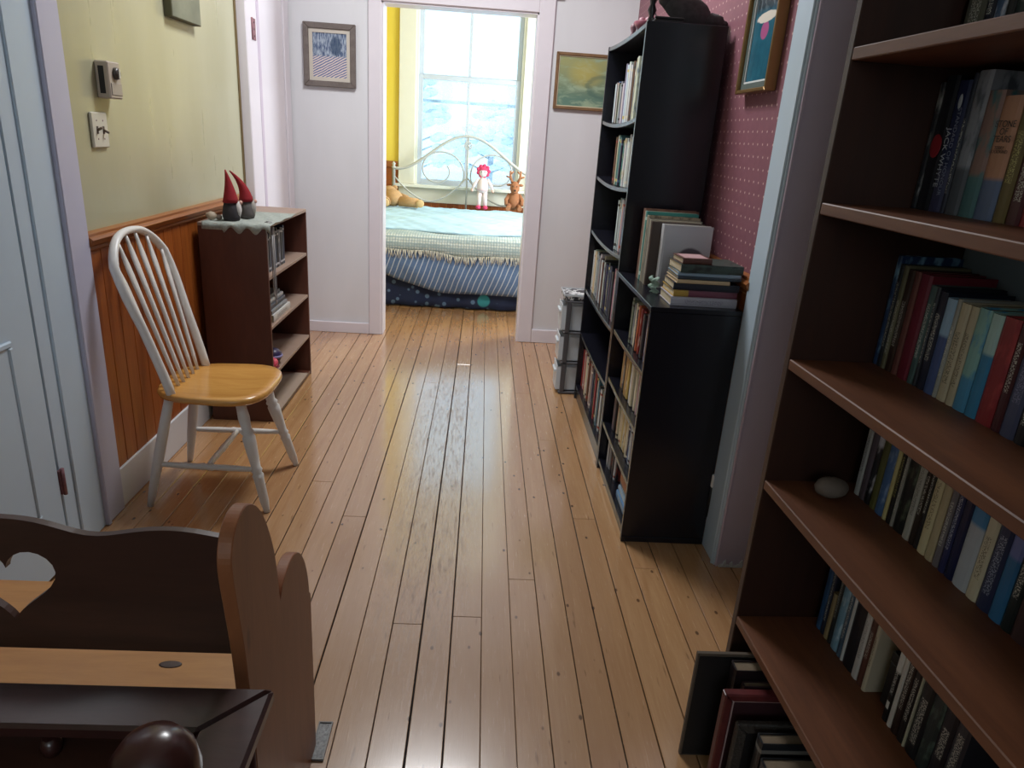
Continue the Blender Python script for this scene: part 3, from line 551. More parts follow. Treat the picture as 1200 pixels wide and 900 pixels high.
lrow(0, [('gap', .16), (Gn, .185), (Gn, .185), (Gy, .18), (Cr, .185), (Cr, .18), (Dk, .17), (Or, .185), (Pk, .185), (Rd, .19), (Rd, .185), (Dk, .18), (Pk, .18), (Bl, .19), (Bl, .185), (Wt, .18), (Gy, .18)], 'top shelf')
lrow(1, [('gap', .12), (Tn, .18), (Tn, .17), (K, .185, .03), (Tn, .17), ((176, 134, 70), .175), (Tn, .18), ((196, 164, 90), .175), (K, .16), (Wt, .175), (Cr, .175), (Wt, .175), (Cr, .17), (Wt, .175), (Pk, .17), (Wt, .175), (Wt, .175), (Gy, .17), (Bl, .17)], 'second shelf')
lrow(2, [('gap', .07), ((96, 80, 92), .18), (Dk, .185), (Tn, .18), (Br, .18), (Cr, .175), (Cr, .18), ((214, 190, 130), .17), (Cr, .175), ((214, 190, 130), .165), (Cr, .17), ((206, 180, 130), .165), (Cr, .165), (Cr, .165), (Nv, .16), (Bl, .165), (Wt, .165), (Gy, .165), (Cr, .165), (Bl, .16), (Wt, .16)], 'third shelf')
lrow(3, [('gap', .02), (Gy, .165), (Wt, .165), (Gy, .165), (Gy, .16), (Dk, .165), (Wt, .165), (Gy, .16), (Dk, .165), (Wt, .16), (Dk, .15)], 'bottom shelf')
def flat_book(x0, y0, z, length, depth, th, c, label, group, rz=0, c2=(215, 210, 195), style='t', spine='-y'):
    """lies flat; spine on -y side; length along x; local origin corner"""
    t = thing('book', label, 'book', (x0, y0, z), rz, group); k = min(.0025, th * .15)
    pr = [(depth, 0), (0.002, 0), (0, th * .3), (0, th * .7), (.002, th), (depth, th), (depth, th - k), (.004, th - k), (.004, k), (depth, k)]
    MB().prism(pr, 0, length, 'x').build('cover', book_mat_flat(c, c2, style), t); box(.003, length - .004, .0042, depth - .004, k, th - k).build('pages', M_PAGES, t); return t
def book_mat_flat(c1, c2, style):
    key = ('f', c1, c2, style)
    if key in BM: return BM[key]
    t = NT('flat_book_cover', .42); P = t.xyz(t.coord('Generated')); base = srgb(*c1); c = t.mix(t.noise(t.coord('Object'), 30, 3), base, tuple(x * .8 for x in base[:3]) + (1,))
    if 't' in style:
        mk = t.step(t.noise(t.coord('Object', (380, 3, 300)), 1, 1), .5, .57); band = t.math('MULTIPLY', t.step(P[0], .2, .22), t.step(P[0], .8, .78)); cen = t.step(t.math('ABSOLUTE', t.math('SUBTRACT', P[2], .5)), .25, .2)
        sp = t.step(P[1], .03, .02); c = t.mix(t.math('MULTIPLY', t.math('MULTIPLY', mk, band), t.math('MULTIPLY', cen, sp)), c, srgb(*c2))
    if 'h' in style: c = t.mix(t.step(P[0], .24, .22), c, srgb(*c2))
    if 'n' in style: c = t.mix(t.step(t.noise(t.coord('Object'), 35, 4), .5, .62), c, srgb(*c2))
    BM[key] = t.col(c); return BM[key]
zz = LS[3] + .0005
for i, (th, c, lab) in enumerate(((.03, (92, 132, 172), 'blue book lying lowest of the flat pile in low bookcase bottom'), (.022, (150, 176, 196), 'pale blue book lying flat in the low bookcase bottom shelf'), (.018, (60, 64, 84), 'dark blue book lying flat in the low bookcase bottom shelf'))):
    t = flat_book(0, 0, 0, .21, .17, th, c, lab, None); t.location = (FX + .02 + i * .006, LY0 + .255, zz); t.rotation_euler = (0, 0, -PI / 2); zz += th + .0004
ob = thing('wooden_box', 'orange brown box lying on blue books in the low bookcase', 'box', (FX + .03, LY0 + .04, zz + .0003))
box(0, .2, 0, .215, 0, .035).build('box_body', wood('orange_box_wood', srgb(150, 88, 50), srgb(186, 120, 76), .5, (8, 2, 8), 2, knots=False), ob, bevel=.002); box(-.001, .201, -.001, .216, .0352, .046).build('lid', plain('tan_lid', srgb(178, 124, 86), .5), ob, bevel=.002)
# books on top of the low bookcase
TZ = .8935
gtop = 'books standing on the low black bookcase'
sp = [(.036, .268, .21, (118, 82, 66), (90, 60, 48), 'n', 'brown mottled book standing upright against the tall bookcase side'), (.012, .262, .2, (202, 196, 178), (150, 140, 120), '', 'thin cream book standing next to the teal book'), (.022, .262, .2, (46, 134, 130), (190, 220, 214), 'b', 'teal book standing upright on the low bookcase'), (.03, .25, .2, (150, 142, 122), (90, 84, 70), 'n', 'beige mottled book standing next to the teal book'),
      (.028, .242, .2, (120, 118, 108), (70, 70, 66), 't', 'grey book standing upright on the low bookcase'), (.016, .24, .19, (178, 172, 156), (110, 100, 90), 't', 'pale grey book standing behind the horse cover book'), (.02, .235, .2, (74, 60, 54), (150, 140, 130), 't', 'dark brown book standing behind the horse cover book')]
yy = 2.800
for T, h, d, c, c2, st, lab in sp:
    yy -= T + .0012; make_book(T, h, d, c, c2, st, lab, None, (.622, yy + T / 2, TZ), (0, 0, -PI / 2))
fb = make_book(.034, .232, .185, (206, 208, 212), (206, 208, 212), '', 'white book with a grey horse picture on its front cover', None, (.658, yy - .020, TZ), (0, 0, -PI / 2))
def horse_cover():
    t = NT('horse_cover_print', .4); P = t.xyz(t.coord('Generated')); sky = t.mix(t.step(P[2], .2, .9), srgb(150, 152, 158), srgb(196, 200, 206))
    wob = t.math('MULTIPLY', t.noise(t.coord('Generated'), 9, 4), .22)
    a = t.math('ADD', t.math('POWER', t.math('DIVIDE', t.math('SUBTRACT', P[1], .58), .34), 2), t.math('POWER', t.math('DIVIDE', t.math('SUBTRACT', P[2], .44), .24), 2))
    f = t.step(t.math('ADD', a, wob), 1.1, .85); c = t.mix(f, sky, srgb(84, 80, 90)); return t.col(c)
box(.0171, .0176, .012, .183, .004, .228).build('front_cover_print', horse_cover(), fb)
zz = TZ + .0003; pile = [(.225, .16, .030, (176, 172, 182), (120, 116, 130), 't', .640, 'pale grey book at the bottom of the flat pile'), (.218, .15, .021, (122, 66, 84), (176, 140, 60), 'h', .648, 'mauve and gold book second from bottom of the pile'), (.222, .15, .024, (30, 32, 46), (70, 70, 90), '', .646, 'black book third from bottom of the pile'), (.180, .14, .012, (204, 176, 138), (150, 120, 90), '', .652, 'short tan book in the middle of the flat pile'), (.215, .15, .010, (52, 62, 72), (150, 160, 170), '', .655, 'dark slate book in the middle of the flat pile'), (.212, .15, .012, (148, 168, 186), (90, 110, 130), '', .655, 'pale blue book below the dark green book'), (.212, .15, .028, (58, 72, 66), (30, 34, 32), 'n', .660, 'dark green mottled book near the top of the pile'), (.10, .11, .018, (92, 54, 44), (60, 40, 36), '', .664, 'small brown picture book on top of the flat pile')]
for i, (L, d, th, c, c2, st, x0, lab) in enumerate(pile):
    b = flat_book(x0, 2.295 + (i % 3) * .006, zz, L, d, th, c, lab, None, math.radians((0, 1.5, -1, 1, 0, -1.5, 2, 4)[i]), c2, st)
    if i == 7: box(.01, L - .01, .012, d - .014, th, th + .0006).build('cover_picture', plain('pink_print', srgb(196, 158, 160), .4, var=.25, scale=60), b)
    zz += th + .0004
op = thing('folded_paper', 'crumpled green and white paper standing beside the flat book pile', 'paper', (.632, 2.47, TZ))
MB().grid(lambda u, v: (-.012 * u + .008 * math.sin(v * 13) + .006 * math.sin(u * 14), .05 * u, .05 * v + .01 * math.sin(u * 9) * v), 10, 10).build('paper_sheet', plain('green_white_print', srgb(140, 164, 150), .6, var=.5, scale=50), op, solid=.0012)

# things on top of the tall bookcase
TT = 1.8265
cat = thing('plush_animal', 'dark grey plush animal lying on top of the tall black bookcase', 'plush toy', (.735, 2.985, TT + .005))
rr = random.Random(5); M_FUR = plain('grey_black_fur', srgb(66, 63, 64), .9, var=.6, scale=50, bump=.5)
bdy = MB().ell((.0, 0, .055), (.10, .045, .055), 18, Matrix.Rotation(.35, 3, 'Y'), .05, rr).ell((-.075, 0, .10), (.042, .036, .045), 14, None, .05, rr).ell((.10, .0, .025), (.05, .03, .026), 12, None, .08, rr)
bdy.build('body', M_FUR, cat)
for s in (-1, 1): MB().lathe([(.014, 0), (.010, .03), (.001, .055)], 8, (-.080, s * .02, .13)).build('ear', M_FUR, cat)
MB().tube([(.13, 0, .02), (.16, .02, .02), (.17, .05, .018)], [.014, .012, .006], 8).build('tail', M_FUR, cat)
fg = thing('black_figurine', 'slim black beaded figurine on top of the tall bookcase', 'figurine', (.612, 3.03, TT - .008))
MB().lathe([(.03, 0), (.03, .006), (.012, .012), (.016, .03), (.009, .045), (.018, .065), (.010, .085), (.016, .11), (.008, .13), (.014, .15), (.018, .17), (.006, .2), (.012, .22), (.010, .24), (.001, .25)], 12).build('figure_body', plain('black_glaze', srgb(22, 20, 22), .3), fg)
dt = thing('black_tray', 'flat black tray lying on top edge of the tall bookcase', 'tray', (.60, 2.90, TT + .0003))
box(0, .11, 0, .06, 0, .012).build('tray_base', M_BLACKP, dt, bevel=.003); MB().box(0, .11, 0, .006, .012, .020).box(0, .11, .054, .06, .012, .020).build('rim', M_BLACKP, dt, bevel=.002)
pk = thing('trinket_bowl', 'dusky pink trinket bowl with small shells on the tall bookcase top', 'bowl', (.615, 3.12, TT - .008))
MB().lathe([(.022, 0), (.040, .012), (.052, .035), (.048, .037), (.036, .016), (.018, .006)], 18).build('bowl', plain('dusky_pink_glaze', srgb(140, 76, 92), .35, var=.2, scale=30), pk)
for k in range(4): MB().ell((.02 * math.cos(k * 1.6), .02 * math.sin(k * 1.6), .036), (.017, .015, .018), 9).build('shell', plain('shell_pink', srgb(150, 96, 108), .5, var=.3, scale=40), pk)
fg2 = thing('small_figurine', 'tiny dark pink figurine beside the trinket bowl on the bookcase', 'figurine', (.60, 3.32, TT - .010))
MB().lathe([(.016, 0), (.012, .012), (.007, .022), (.014, .04), (.012, .052), (.001, .062)], 10).build('figure_body', plain('figurine_mauve', srgb(120, 88, 96), .5, var=.3), fg2)
cn = thing('candle_stand', 'twisted silver wire stand with a white candle on tall bookcase', 'candle holder', (.66, 3.19, TT - .010))
MB().lathe([(.03, 0), (.03, .004), (.008, .008)], 14).build('base', plain('wire_silver', srgb(120, 116, 112), .3, metal=.9), cn)
MB().tube([(.012 * math.sin(k * .55), .012 * math.cos(k * .55) - .012, .006 + k * .011) for k in range(26)], .0028, 6).build('twisted_wire', plain('wire_silver', srgb(120, 116, 112), .3, metal=.9), cn)
MB().lathe([(.009, .01), (.009, .05), (.007, .052)], 10, (.022, -.03, 0)).build('candle', plain('candle_wax', srgb(228, 222, 214), .5), cn)

# ------------------------------------------------------------------ plastic drawer tower
M_CLR = NT('translucent_plastic', .3, .5); M_CLR.b.inputs['Alpha'].default_value = .8; M_CLR = M_CLR.col(srgb(226, 232, 238))
M_DGR = plain('dark_grey_plastic', srgb(82, 80, 84), .45)
tw = thing('drawer_tower', 'grey plastic tower of three translucent drawers beside the tall bookcase', 'drawers', (.462, 3.815, 0))
tw_d, tw_w, tw_h = .30, .165, .565; tw_w = .19
for k in range(4):
    z = k * .178; box(.02, tw_d, 0, .20, z + .004, z + .016).build('frame_shelf', M_DGR, tw, bevel=.002)
for xx in (.028, tw_d - .03):
    for yy in (0, .182): box(xx, xx + .026, yy, yy + .018, .0162, .5378).build('frame_post', M_DGR, tw, bevel=.002)
for k in range(3):
    z = .020 + k * .178; dr = box(.006, tw_d - .035, .020, .18, z + .002, z + .006).build('drawer', M_CLR, tw, bevel=.001)
    box(.004, .008, .0185, .1815, z + .002, z + .145).build('drawer_front', M_CLR, dr); box(tw_d - .038, tw_d - .034, .019, .181, z + .006, z + .14).build('drawer_back', M_CLR, dr)
    for yy in (.0188, .178): box(.0082, tw_d - .0385, yy, yy + .003, z + .006, z + .14).build('drawer_side', M_CLR, dr)
    box(-.008, .004, .05, .15, z + .10, z + .114).build('handle', M_CLR, dr, bevel=.003)
    # contents
rr = random.Random(9)
for k in range(3):
    c = MB(); z = .020 + k * .178
    for q in range(9): c.ell((rr.uniform(.05, .23), rr.uniform(.05, .15), z + .035), (rr.uniform(.015, .03), rr.uniform(.015, .028), .027), 8, None, .15, rr)
    tag(c.build('craft_supplies', plain('mixed_clutter', srgb(92, 84, 92), .6, var=.8, scale=30), loc=(.462, 3.815, 0)), ('jumbled craft supplies in the lowest clear drawer', 'jumbled craft supplies in the middle clear drawer', 'jumbled craft supplies in the topmost clear drawer')[k], 'craft supplies', None, 'stuff')
tray = thing('organiser_lid', 'black and white patterned lid on top of the drawer tower', 'lid', (.474, 3.818, .552))
def pat():
    t = NT('zebra_pattern', .5); f = t.step(t.noise(t.coord('Object', (1, 1, 1)), 26, 2, .5, 1.5), .47, .53); return t.col(t.mix(f, srgb(220, 220, 222), srgb(50, 50, 56)))
box(.0, .285, .0, .19, 0, .03).build('lid_body', pat(), tray, bevel=.004); MB().box(-.004, .289, -.003, .001, .024, .036).box(-.004, .289, .189, .193, .024, .036).box(-.004, 0, .0011, .1889, .024, .036).box(.285, .289, .0011, .1889, .024, .036).build('lid_rim', M_CLR, tray)

# ------------------------------------------------------------------ spindle back chair
M_CHW = plain('white_chair_paint', srgb(222, 220, 216), .38, var=.05, scale=25)
M_SEAT = wood('honey_chair_seat', srgb(186, 126, 58), srgb(220, 166, 90), .22, (1.4, 9, 9), 1.3, knots=False, coat=.4)
ch = thing('spindle_chair', 'white spindle back chair with a honey wooden seat by the wainscot', 'chair', (-.97, 2.56, 0))
def rr_shape(u):   # seat outline, param angle
    a = 2 * PI * u; c, s = math.cos(a), math.sin(a); k = (abs(c) ** 3.2 + abs(s) ** 3.2) ** (-1 / 3.2)
    x, yv = c * k, s * k; wdt = .205 + .018 * x; return (x * .205 + .01, yv * wdt)
N = 40; m = MB(); vs = []
lev = [(.90, .421), (.985, .427), (1.0, .436), (.992, .446), (.96, .452), (.80, .449), (.5, .443), (.2, .441)]
for s, z in lev:
    for i in range(N): p = rr_shape(i / N); vs.append((p[0] * s, p[1] * s, z))
fs = [(j * N + i, j * N + (i + 1) % N, (j + 1) * N + (i + 1) % N, (j + 1) * N + i) for j in range(len(lev) - 1) for i in range(N)]
m.add(vs, fs, True); m.f += [tuple(reversed(range(N))), tuple((len(lev) - 1) * N + i for i in range(N))]; m.sm += [False, True]; m.build('seat', M_SEAT, ch)
def leg(p0, p1, front):
    P0, P1 = Vector(p0), Vector(p1); pr = [(0, .011), (.03, .012), (.10, .0165), (.30, .0185), (.34, .021), (.36, .016), (.385, .021), (.41, .0165), (.50, .0195), (.62, .023), (.68, .024), (.70, .018), (.725, .024), (.75, .0175), (.85, .021), (1, .016)]
    if not front: pr = [(0, .0105), (.1, .014), (.35, .0185), (.5, .0195), (.75, .019), (1, .016)]
    return MB().tube([P0.lerp(P1, t) for t, r in pr], [r for t, r in pr], 12)
FT = {'fn': ((.213, -.19, 0), (.12, -.135, .425)), 'ff': ((.22, .21, 0), (.12, .135, .425)), 'bn': ((-.222, -.18, 0), (-.135, -.12, .425)), 'bf': ((-.225, .205, 0), (-.135, .12, .425))}
for k, (a, b) in FT.items(): leg(a, b, k[0] == 'f').build('leg', M_CHW, ch)
def onleg(k, z): a, b = map(Vector, FT[k]); return a.lerp(b, z / .425)
def stretch(a, b):
    pr = [(0, .007), (.1, .010), (.3, .012), (.42, .011), (.45, .014), (.5, .0115), (.55, .014), (.58, .011), (.7, .012), (.9, .010), (1, .007)]
    return MB().tube([a.lerp(b, t) for t, r in pr], [r for t, r in pr], 10)
n1, n2 = onleg('bn', .165), onleg('fn', .165); f1, f2 = onleg('bf', .165), onleg('ff', .165)
stretch(n1, n2).build('stretcher', M_CHW, ch); stretch(f1, f2).build('stretcher', M_CHW, ch); stretch(n1.lerp(n2, .5), f1.lerp(f2, .5)).build('stretcher', M_CHW, ch)
def bow(t):   # t -1..1 ; height fn
    a = t * PI / 2
    z = .44 + .55 * (math.cos(a) ** .62 if abs(t) < 1 else 0); fz = (z - .44) / .55
    hw = .245; yv = math.sin(a); 
    return z, fz, yv
pts = []
for i in range(41):
    s = -1 + 2 * i / 40; 
    # superellipse-like hoop narrowing at its feet
    a = s * PI / 2; sn, cs = math.sin(a), max(math.cos(a), 0)
    if abs(s) > .55:
        q = (abs(s) - .55) / .45; a5 = .55 * PI / 2; y5, z5 = .238 * math.sin(a5) ** .8, .72 + .275 * math.cos(a5)
        yv = (y5 + .012 * math.sin(PI * min(q * 2.2, 1))) * (1 - q) + .165 * q; z = z5 * (1 - q) + .432 * q
    else: yv = .238 * (abs(sn) ** .8); z = .72 + .275 * cs
    yv = math.copysign(yv, s); x = -.105 - .165 * ((z - .432) / .56) ** 1.1
    pts.append((x, yv, z))
MB().tube(pts, [(.0125, .0165)] * 41, 10).build('back_bow', M_CHW, ch)
for k in range(6):
    q = (k - 2.5) / 2.5; y0, y1 = q * .115, q * .175
    zt = .72 + .275 * math.sqrt(max(0, 1 - (abs(y1) / .245) ** 2)) - .006; x1 = -.105 - .165 * ((zt - .432) / .56) ** 1.1; x0 = -.128
    if True: x0 = -.120
    A, B = Vector((x0, y0, .44)), Vector((x1, y1, zt)); pr = [(0, .006, .006), (.15, .0075, .0075), (.42, .0085, .008), (.62, .0075, .011), (.80, .006, .0175), (.86, .006, .0165), (.95, .0065, .0075), (1, .006, .006)]
    MB().tube([A.lerp(B, t) for t, r, r2 in pr], [(r2, r) for t, r, r2 in pr], 8).build('spindle', M_CHW, ch)

# ------------------------------------------------------------------ left low shelf unit
M_UNIT = wood('red_brown_laminate', srgb(74, 38, 26), srgb(96, 52, 36), .45, (6, 6, 1), 1.5, knots=False)
M_UEDGE = plain('worn_grey_brown_edge', srgb(150, 126, 112), .5, var=.12, scale=30)
SY0, SY1, SX0, SX1, SH = 3.222, 3.965, -1.262, -.962, .945
su = thing('shelf_unit', 'small reddish brown shelf unit with gnomes on top by the far door', 'shelf', (SX0, SY0, 0)); o5 = Vector((SX0, SY0, 0))
for y0 in (SY0, SY1 - .016): loc_build(box(SX0, SX1, y0, y0 + .016, 0, SH - .0165), 'side_panel', M_UNIT, su, o5)
loc_build(box(SX0, SX1, SY0, SY1, SH - .016, SH), 'top_board', M_UEDGE, su, o5)
loc_build(box(SX0, SX0 + .004, SY0 + .017, SY1 - .017, .02, SH - .017), 'back_panel', M_UNIT, su, o5, 0)
USZ = [.71, .475, .24, .022]
for z in USZ: loc_build(box(SX0 + .005, SX1 - .002, SY0 + .0162, SY1 - .0162, z - .016, z), 'shelf', M_UEDGE if z > .1 else M_UNIT, su, o5)
cb = thing('cardboard_sheet', 'flat grey cardboard sheet sticking out of the shelf unit bottom', 'cardboard', (-1.2, 3.27, .0225))
box(0, .236, 0, .62, 0, .004).build('sheet', plain('grey_card', srgb(160, 140, 124), .8, var=.1), cb)
# contents facing +x
def urow(specs, y0, z, place):
    return row(specs, (SX1 - .03, y0), (0, 1), PI / 2, z, 'the chair-side panel', place, 'books in the small shelf unit')
rr = random.Random(31)
urow([(rr.uniform(.014, .03), rr.uniform(.17, .20), .2, c, (190, 190, 194), rr.choice(('t', 'b', 'n'))) for c in (Dk, K, (90, 100, 116), K, Dk, Gy, K, (110, 116, 130), Dk, K, Gy, (90, 100, 116), K, Dk, (120, 120, 130), K, (80, 86, 96), Nv)], SY0 + .02, USZ[0], 'top shelf of small shelf unit')
urow([(.02, .19, .2, (176, 140, 96)), (.018, .185, .2, (190, 160, 120)), (.02, .19, .2, (110, 84, 60))], SY0 + .02, USZ[1], 'middle shelf of small shelf unit')
zz = USZ[1] + .0003
for i, (th, c) in enumerate(((.035, (206, 204, 200)), (.02, (130, 132, 136)), (.022, (74, 78, 88)), (.018, (170, 170, 172)), (.02, (64, 66, 74)))):
    L = (.30, .27, .26, .25, .22)[i]; b = flat_book(0, 0, 0, L, .2, th, c, '%s book lying flat in the small shelf unit stack' % ('white', 'mid grey', 'dark slate', 'pale grey', 'charcoal')[i], None, 0, (60, 60, 66), 't')
    b.location = (SX1 - .012 - .008 * i, SY0 + .095 + .004 * i, zz); b.rotation_euler = (0, 0, PI / 2); zz += th + .0004
ty = thing('purple_toy', 'dark purple ball toy on the lower shelf of small shelf unit', 'toy', (SX1 - .05, SY0 + .19, USZ[2]))
MB().ell((0, 0, .04), (.04, .042, .04), 16).build('ball', plain('dark_purple', srgb(54, 46, 82), .35, var=.3), ty); MB().lathe([(.043, .034), (.0445, .04), (.043, .046)], 16).build('band', plain('pale_violet', srgb(140, 136, 180), .4), ty)
ty = thing('pink_toy', 'bright pink toy shoe on the lower shelf of small shelf unit', 'toy', (SX1 - .035, SY0 + .105, USZ[2]))
MB().ell((0, 0, .026), (.028, .05, .026), 14).ell((0, -.028, .042), (.022, .022, .022), 12).build('upper', plain('toy_pink', srgb(206, 70, 96), .45), ty); MB().prism([(-.024, -.05), (.024, -.05), (.028, .03), (.016, .052), (-.016, .052), (-.028, .03)], 0, .008, 'z').build('sole', plain('toy_sole', srgb(120, 40, 60), .5), ty)
# lace runner on top
M_LACE = plain('grey_lace', srgb(150, 156, 150), .85, var=.35, scale=90, bump=.4)
lr = random.Random(6)
def lace(u, v):
    x = SX0 + .02 + .30 * u; d = .5 * v - .030 - .014 * math.sin(u * 26) * (1 if u > .3 else 0) * max(0, 1 - v * 6)
    z = SH + .0035 + .003 * math.sin(u * 23) * math.sin(v * 19)
    if d < 0: return (x, SY0 - .004 + d * .04, SH + .002 + d)
    return (x, SY0 - .004 + d, z)
tag(MB().grid(lace, 40, 28).build('lace_runner', M_LACE, solid=.0016), 'grey lace runner draped over the top of the small shelf unit', 'cloth')
def gnome(loc, s, label, bend, bodycol, beardcol):
    g = thing('gnome', label, 'gnome', loc, .6)
    MB().lathe([(.040 * s, 0), (.046 * s, .02 * s), (.042 * s, .06 * s), (.034 * s, .09 * s), (.02 * s, .115 * s)], 16).build('body', plain('gnome_' + bodycol[0], srgb(*bodycol[1]), .9, bump=.3, scale=60), g)
    MB().tube([(bend * s * .9 * (t / 8) ** 2.2, 0, (.09 + .165 * t / 8) * s) for t in range(9)], [(.041 * s * (1 - t / 8.6)) for t in range(9)], 14).build('hat', plain('gnome_red_felt', srgb(138, 24, 34), .9, var=.2, scale=50), g)
    MB().ell((.030 * s, -.018 * s, .055 * s), (.018 * s, .022 * s, .045 * s), 12, None, .08, random.Random(2)).build('beard', plain('gnome_beard_' + beardcol[0], srgb(*beardcol[1]), .95, bump=.5, scale=80), g)
    MB().ell((.044 * s, -.022 * s, .092 * s), (.011 * s, .011 * s, .011 * s), 10).build('nose', plain('gnome_nose', srgb(206, 160, 146), .7), g)
gnome((-1.135, 3.30, SH + .0065), .86, 'dark gnome with tall pointed red hat on the shelf unit', -.02, ('dark', (52, 48, 52)), ('white', (206, 200, 196)))
gnome((-1.105, 3.42, SH + .0065), .82, 'grey bearded gnome with drooping red hat behind the dark gnome', -.09, ('grey', (96, 90, 88)), ('grey', (170, 162, 156)))
for i, (yy, L) in enumerate(((3.275, .30), (3.30, .34))):
    tag(MB().tube([(SX1 - .02, yy, SH + .010), (SX1 + .003, yy, SH + .009), (SX1 + .006, yy, SH - .02), (SX1 + .006, yy, SH - L), (SX1 + .006, yy + .012, SH - L - .035), (SX1 + .006, yy + .022, SH - L), (SX1 + .006, yy + .018, SH - .05)], .0022, 6).build('bead_string', plain('silver_beads', srgb(150, 146, 146), .4, metal=.5)), ('shorter silver bead string hanging over the shelf unit front', 'longer silver bead string hanging over the shelf unit front')[i], 'necklace')
fl_ = thing('knick_knack', 'small pale shell ornament beside gnomes on the shelf unit', 'ornament', (-1.215, 3.27, SH + .0065))
MB().ell((0, 0, .018), (.024, .02, .018), 12, None, .15, random.Random(4)).build('shell', plain('pale_shell', srgb(176, 160, 140), .6, var=.3, scale=50), fl_); MB().ell((.03, .01, .012), (.015, .015, .012), 10).build('pebble', plain('pale_shell2', srgb(120, 104, 92), .6), fl_)

# ------------------------------------------------------------------ pictures, thermostat, switch on the walls
def art_forest():
    t = NT('woodland_painting', .5); P = t.xyz(t.coord('Generated')); n = t.noise(t.coord('Generated', (14, 1, 3)), 2.2, 5, .6)
    up = t.mix(t.step(n, .42, .6), srgb(66, 84, 118), srgb(170, 182, 196)); sh = t.wave(t.coord('Generated', (1, 1, 1.6), (0, .62, 0)), 4.2, 3, 2, 'Z')
    low = t.mix(t.step(sh, .35, .6), srgb(92, 106, 150), srgb(214, 200, 190)); c = t.mix(t.step(P[2], .46, .50), low, up)
    d = t.math('ADD', t.math('POWER', t.math('DIVIDE', t.math('SUBTRACT', P[0], .68), .2), 2), t.math('POWER', t.math('DIVIDE', t.math('SUBTRACT', P[2], .72), .25), 2))
    tr = t.math('MULTIPLY', t.step(t.math('ADD', d, t.math('MULTIPLY', t.noise(t.coord('Generated'), 12, 3), 1.2)), 1.5, 1.1), .8); return t.col(t.mix(tr, c, srgb(36, 62, 92)))
M_FRG = wood('grey_taupe_frame', srgb(92, 82, 78), srgb(122, 112, 106), .4, (6, 6, 6), 2, knots=False)
frame_picture('painting', 'small framed blue woodland painting on the white end wall', 'painting', (-1.165, 4.854, 1.605), .322, .365, .026, .034, M_FRG, art_forest(), (.022, plain('beige_liner', srgb(196, 188, 176), .6)))
def art_sea():
    t = NT('green_sea_painting', .5); P = t.xyz(t.coord('Generated')); n = t.noise(t.coord('Generated', (1.4, 1, 3)), 2.4, 5, .6, .6); c = t.mix(t.step(P[2], .15, .9), srgb(96, 128, 112), srgb(154, 156, 104))
    c = t.mix(t.step(n, .48, .62), c, srgb(150, 170, 142)); d = t.math('ADD', t.math('POWER', t.math('SUBTRACT', P[0], .42), 2), t.math('POWER', t.math('SUBTRACT', P[2], .66), 2)); c = t.mix(t.math('MULTIPLY', t.step(d, .10, .0), .6), c, srgb(190, 172, 80))
    d2 = t.math('ADD', t.math('POWER', t.math('DIVIDE', t.math('SUBTRACT', P[0], .72), .3), 2), t.math('POWER', t.math('DIVIDE', t.math('SUBTRACT', P[2], .42), .26), 2)); f = t.step(t.math('ABSOLUTE', t.math('SUBTRACT', t.math('ADD', d2, t.math('MULTIPLY', n, .9)), 1.1)), .35, .1)
    return t.col(t.mix(t.math('MULTIPLY', f, .45), c, srgb(54, 92, 88)))
frame_picture('painting', 'yellow and green seascape painting in a thin brown frame', 'painting', (.413, 4.857, 1.572), .45, .335, .023, .018, wood('brown_thin_frame', srgb(104, 76, 48), srgb(142, 108, 74), .4, (6, 6, 6), 2, knots=False), art_sea(), (.006, plain('cream_fillet', srgb(200, 190, 160), .6)))
def art_flower():
    t = NT('blue_flower_print', .25); P = t.xyz(t.coord('Generated')); n = t.noise(t.coord('Generated', (3, 1, 3)), 2, 5, .6)
    c = t.mix(n, srgb(14, 62, 84), srgb(48, 118, 140)); c = t.mix(t.step(P[2], .66, .74), c, t.mix(t.step(n, .45, .6), srgb(40, 56, 66), srgb(120, 130, 136)))
    d = t.math('ADD', t.math('POWER', t.math('DIVIDE', t.math('SUBTRACT', P[0], .5), .16), 2), t.math('POWER', t.math('DIVIDE', t.math('SUBTRACT', P[2], .50), .09), 2)); c = t.mix(t.step(d, 1.05, .8), c, srgb(176, 92, 140))
    e = t.math('ADD', t.math('POWER', t.math('DIVIDE', t.math('SUBTRACT', P[0], .52), .42), 2), t.math('POWER', t.math('DIVIDE', t.math('SUBTRACT', P[2], .625), .055), 2)); c = t.mix(t.step(t.math('ADD', e, n), 1.45, 1.25), c, srgb(226, 218, 206)); return t.col(c)
M_GOLD = plain('gold_frame', srgb(150, 116, 70), .3, metal=.6)
fp = frame_picture('framed_print', 'narrow framed blue print with a pink flower on dotted wallpaper', 'print', (.868, 2.672, 1.582), .285, .38, .036, .012, M_GOLD, art_flower(), (.020, plain('green_grey_mount', srgb(84, 96, 92), .6)), rz=-PI / 2)
m = MB()
for a, b, c, d in ((.032, .253, .032, .038), (.032, .253, .342, .348), (.032, .037, .038, .342), (.248, .253, .038, .342)): m.box(a, b, .0150, .0196, c, d)
m.build('fillet', plain('white_fillet', srgb(216, 218, 216), .5), fp)
cv = thing('canvas_picture', 'small greenish abstract canvas on the yellow wall above chair', 'painting', (-1.2995, 3.165, 1.752))
box(0, .032, 0, .30, 0, .32).build('stretcher_frame', plain('canvas_edge', srgb(92, 90, 66), .7, var=.2), cv, bevel=.002); box(.0321, .0330, .004, .296, .004, .316).build('canvas', plain('green_canvas', srgb(122, 124, 104), .7, var=.5, scale=9), cv)
th = thing('thermostat', 'beige box thermostat with a round dial on the yellow wall', 'thermostat', (-1.2998, 2.575, 1.425))
M_BEI = plain('beige_plastic', srgb(176, 164, 150), .45, var=.06)
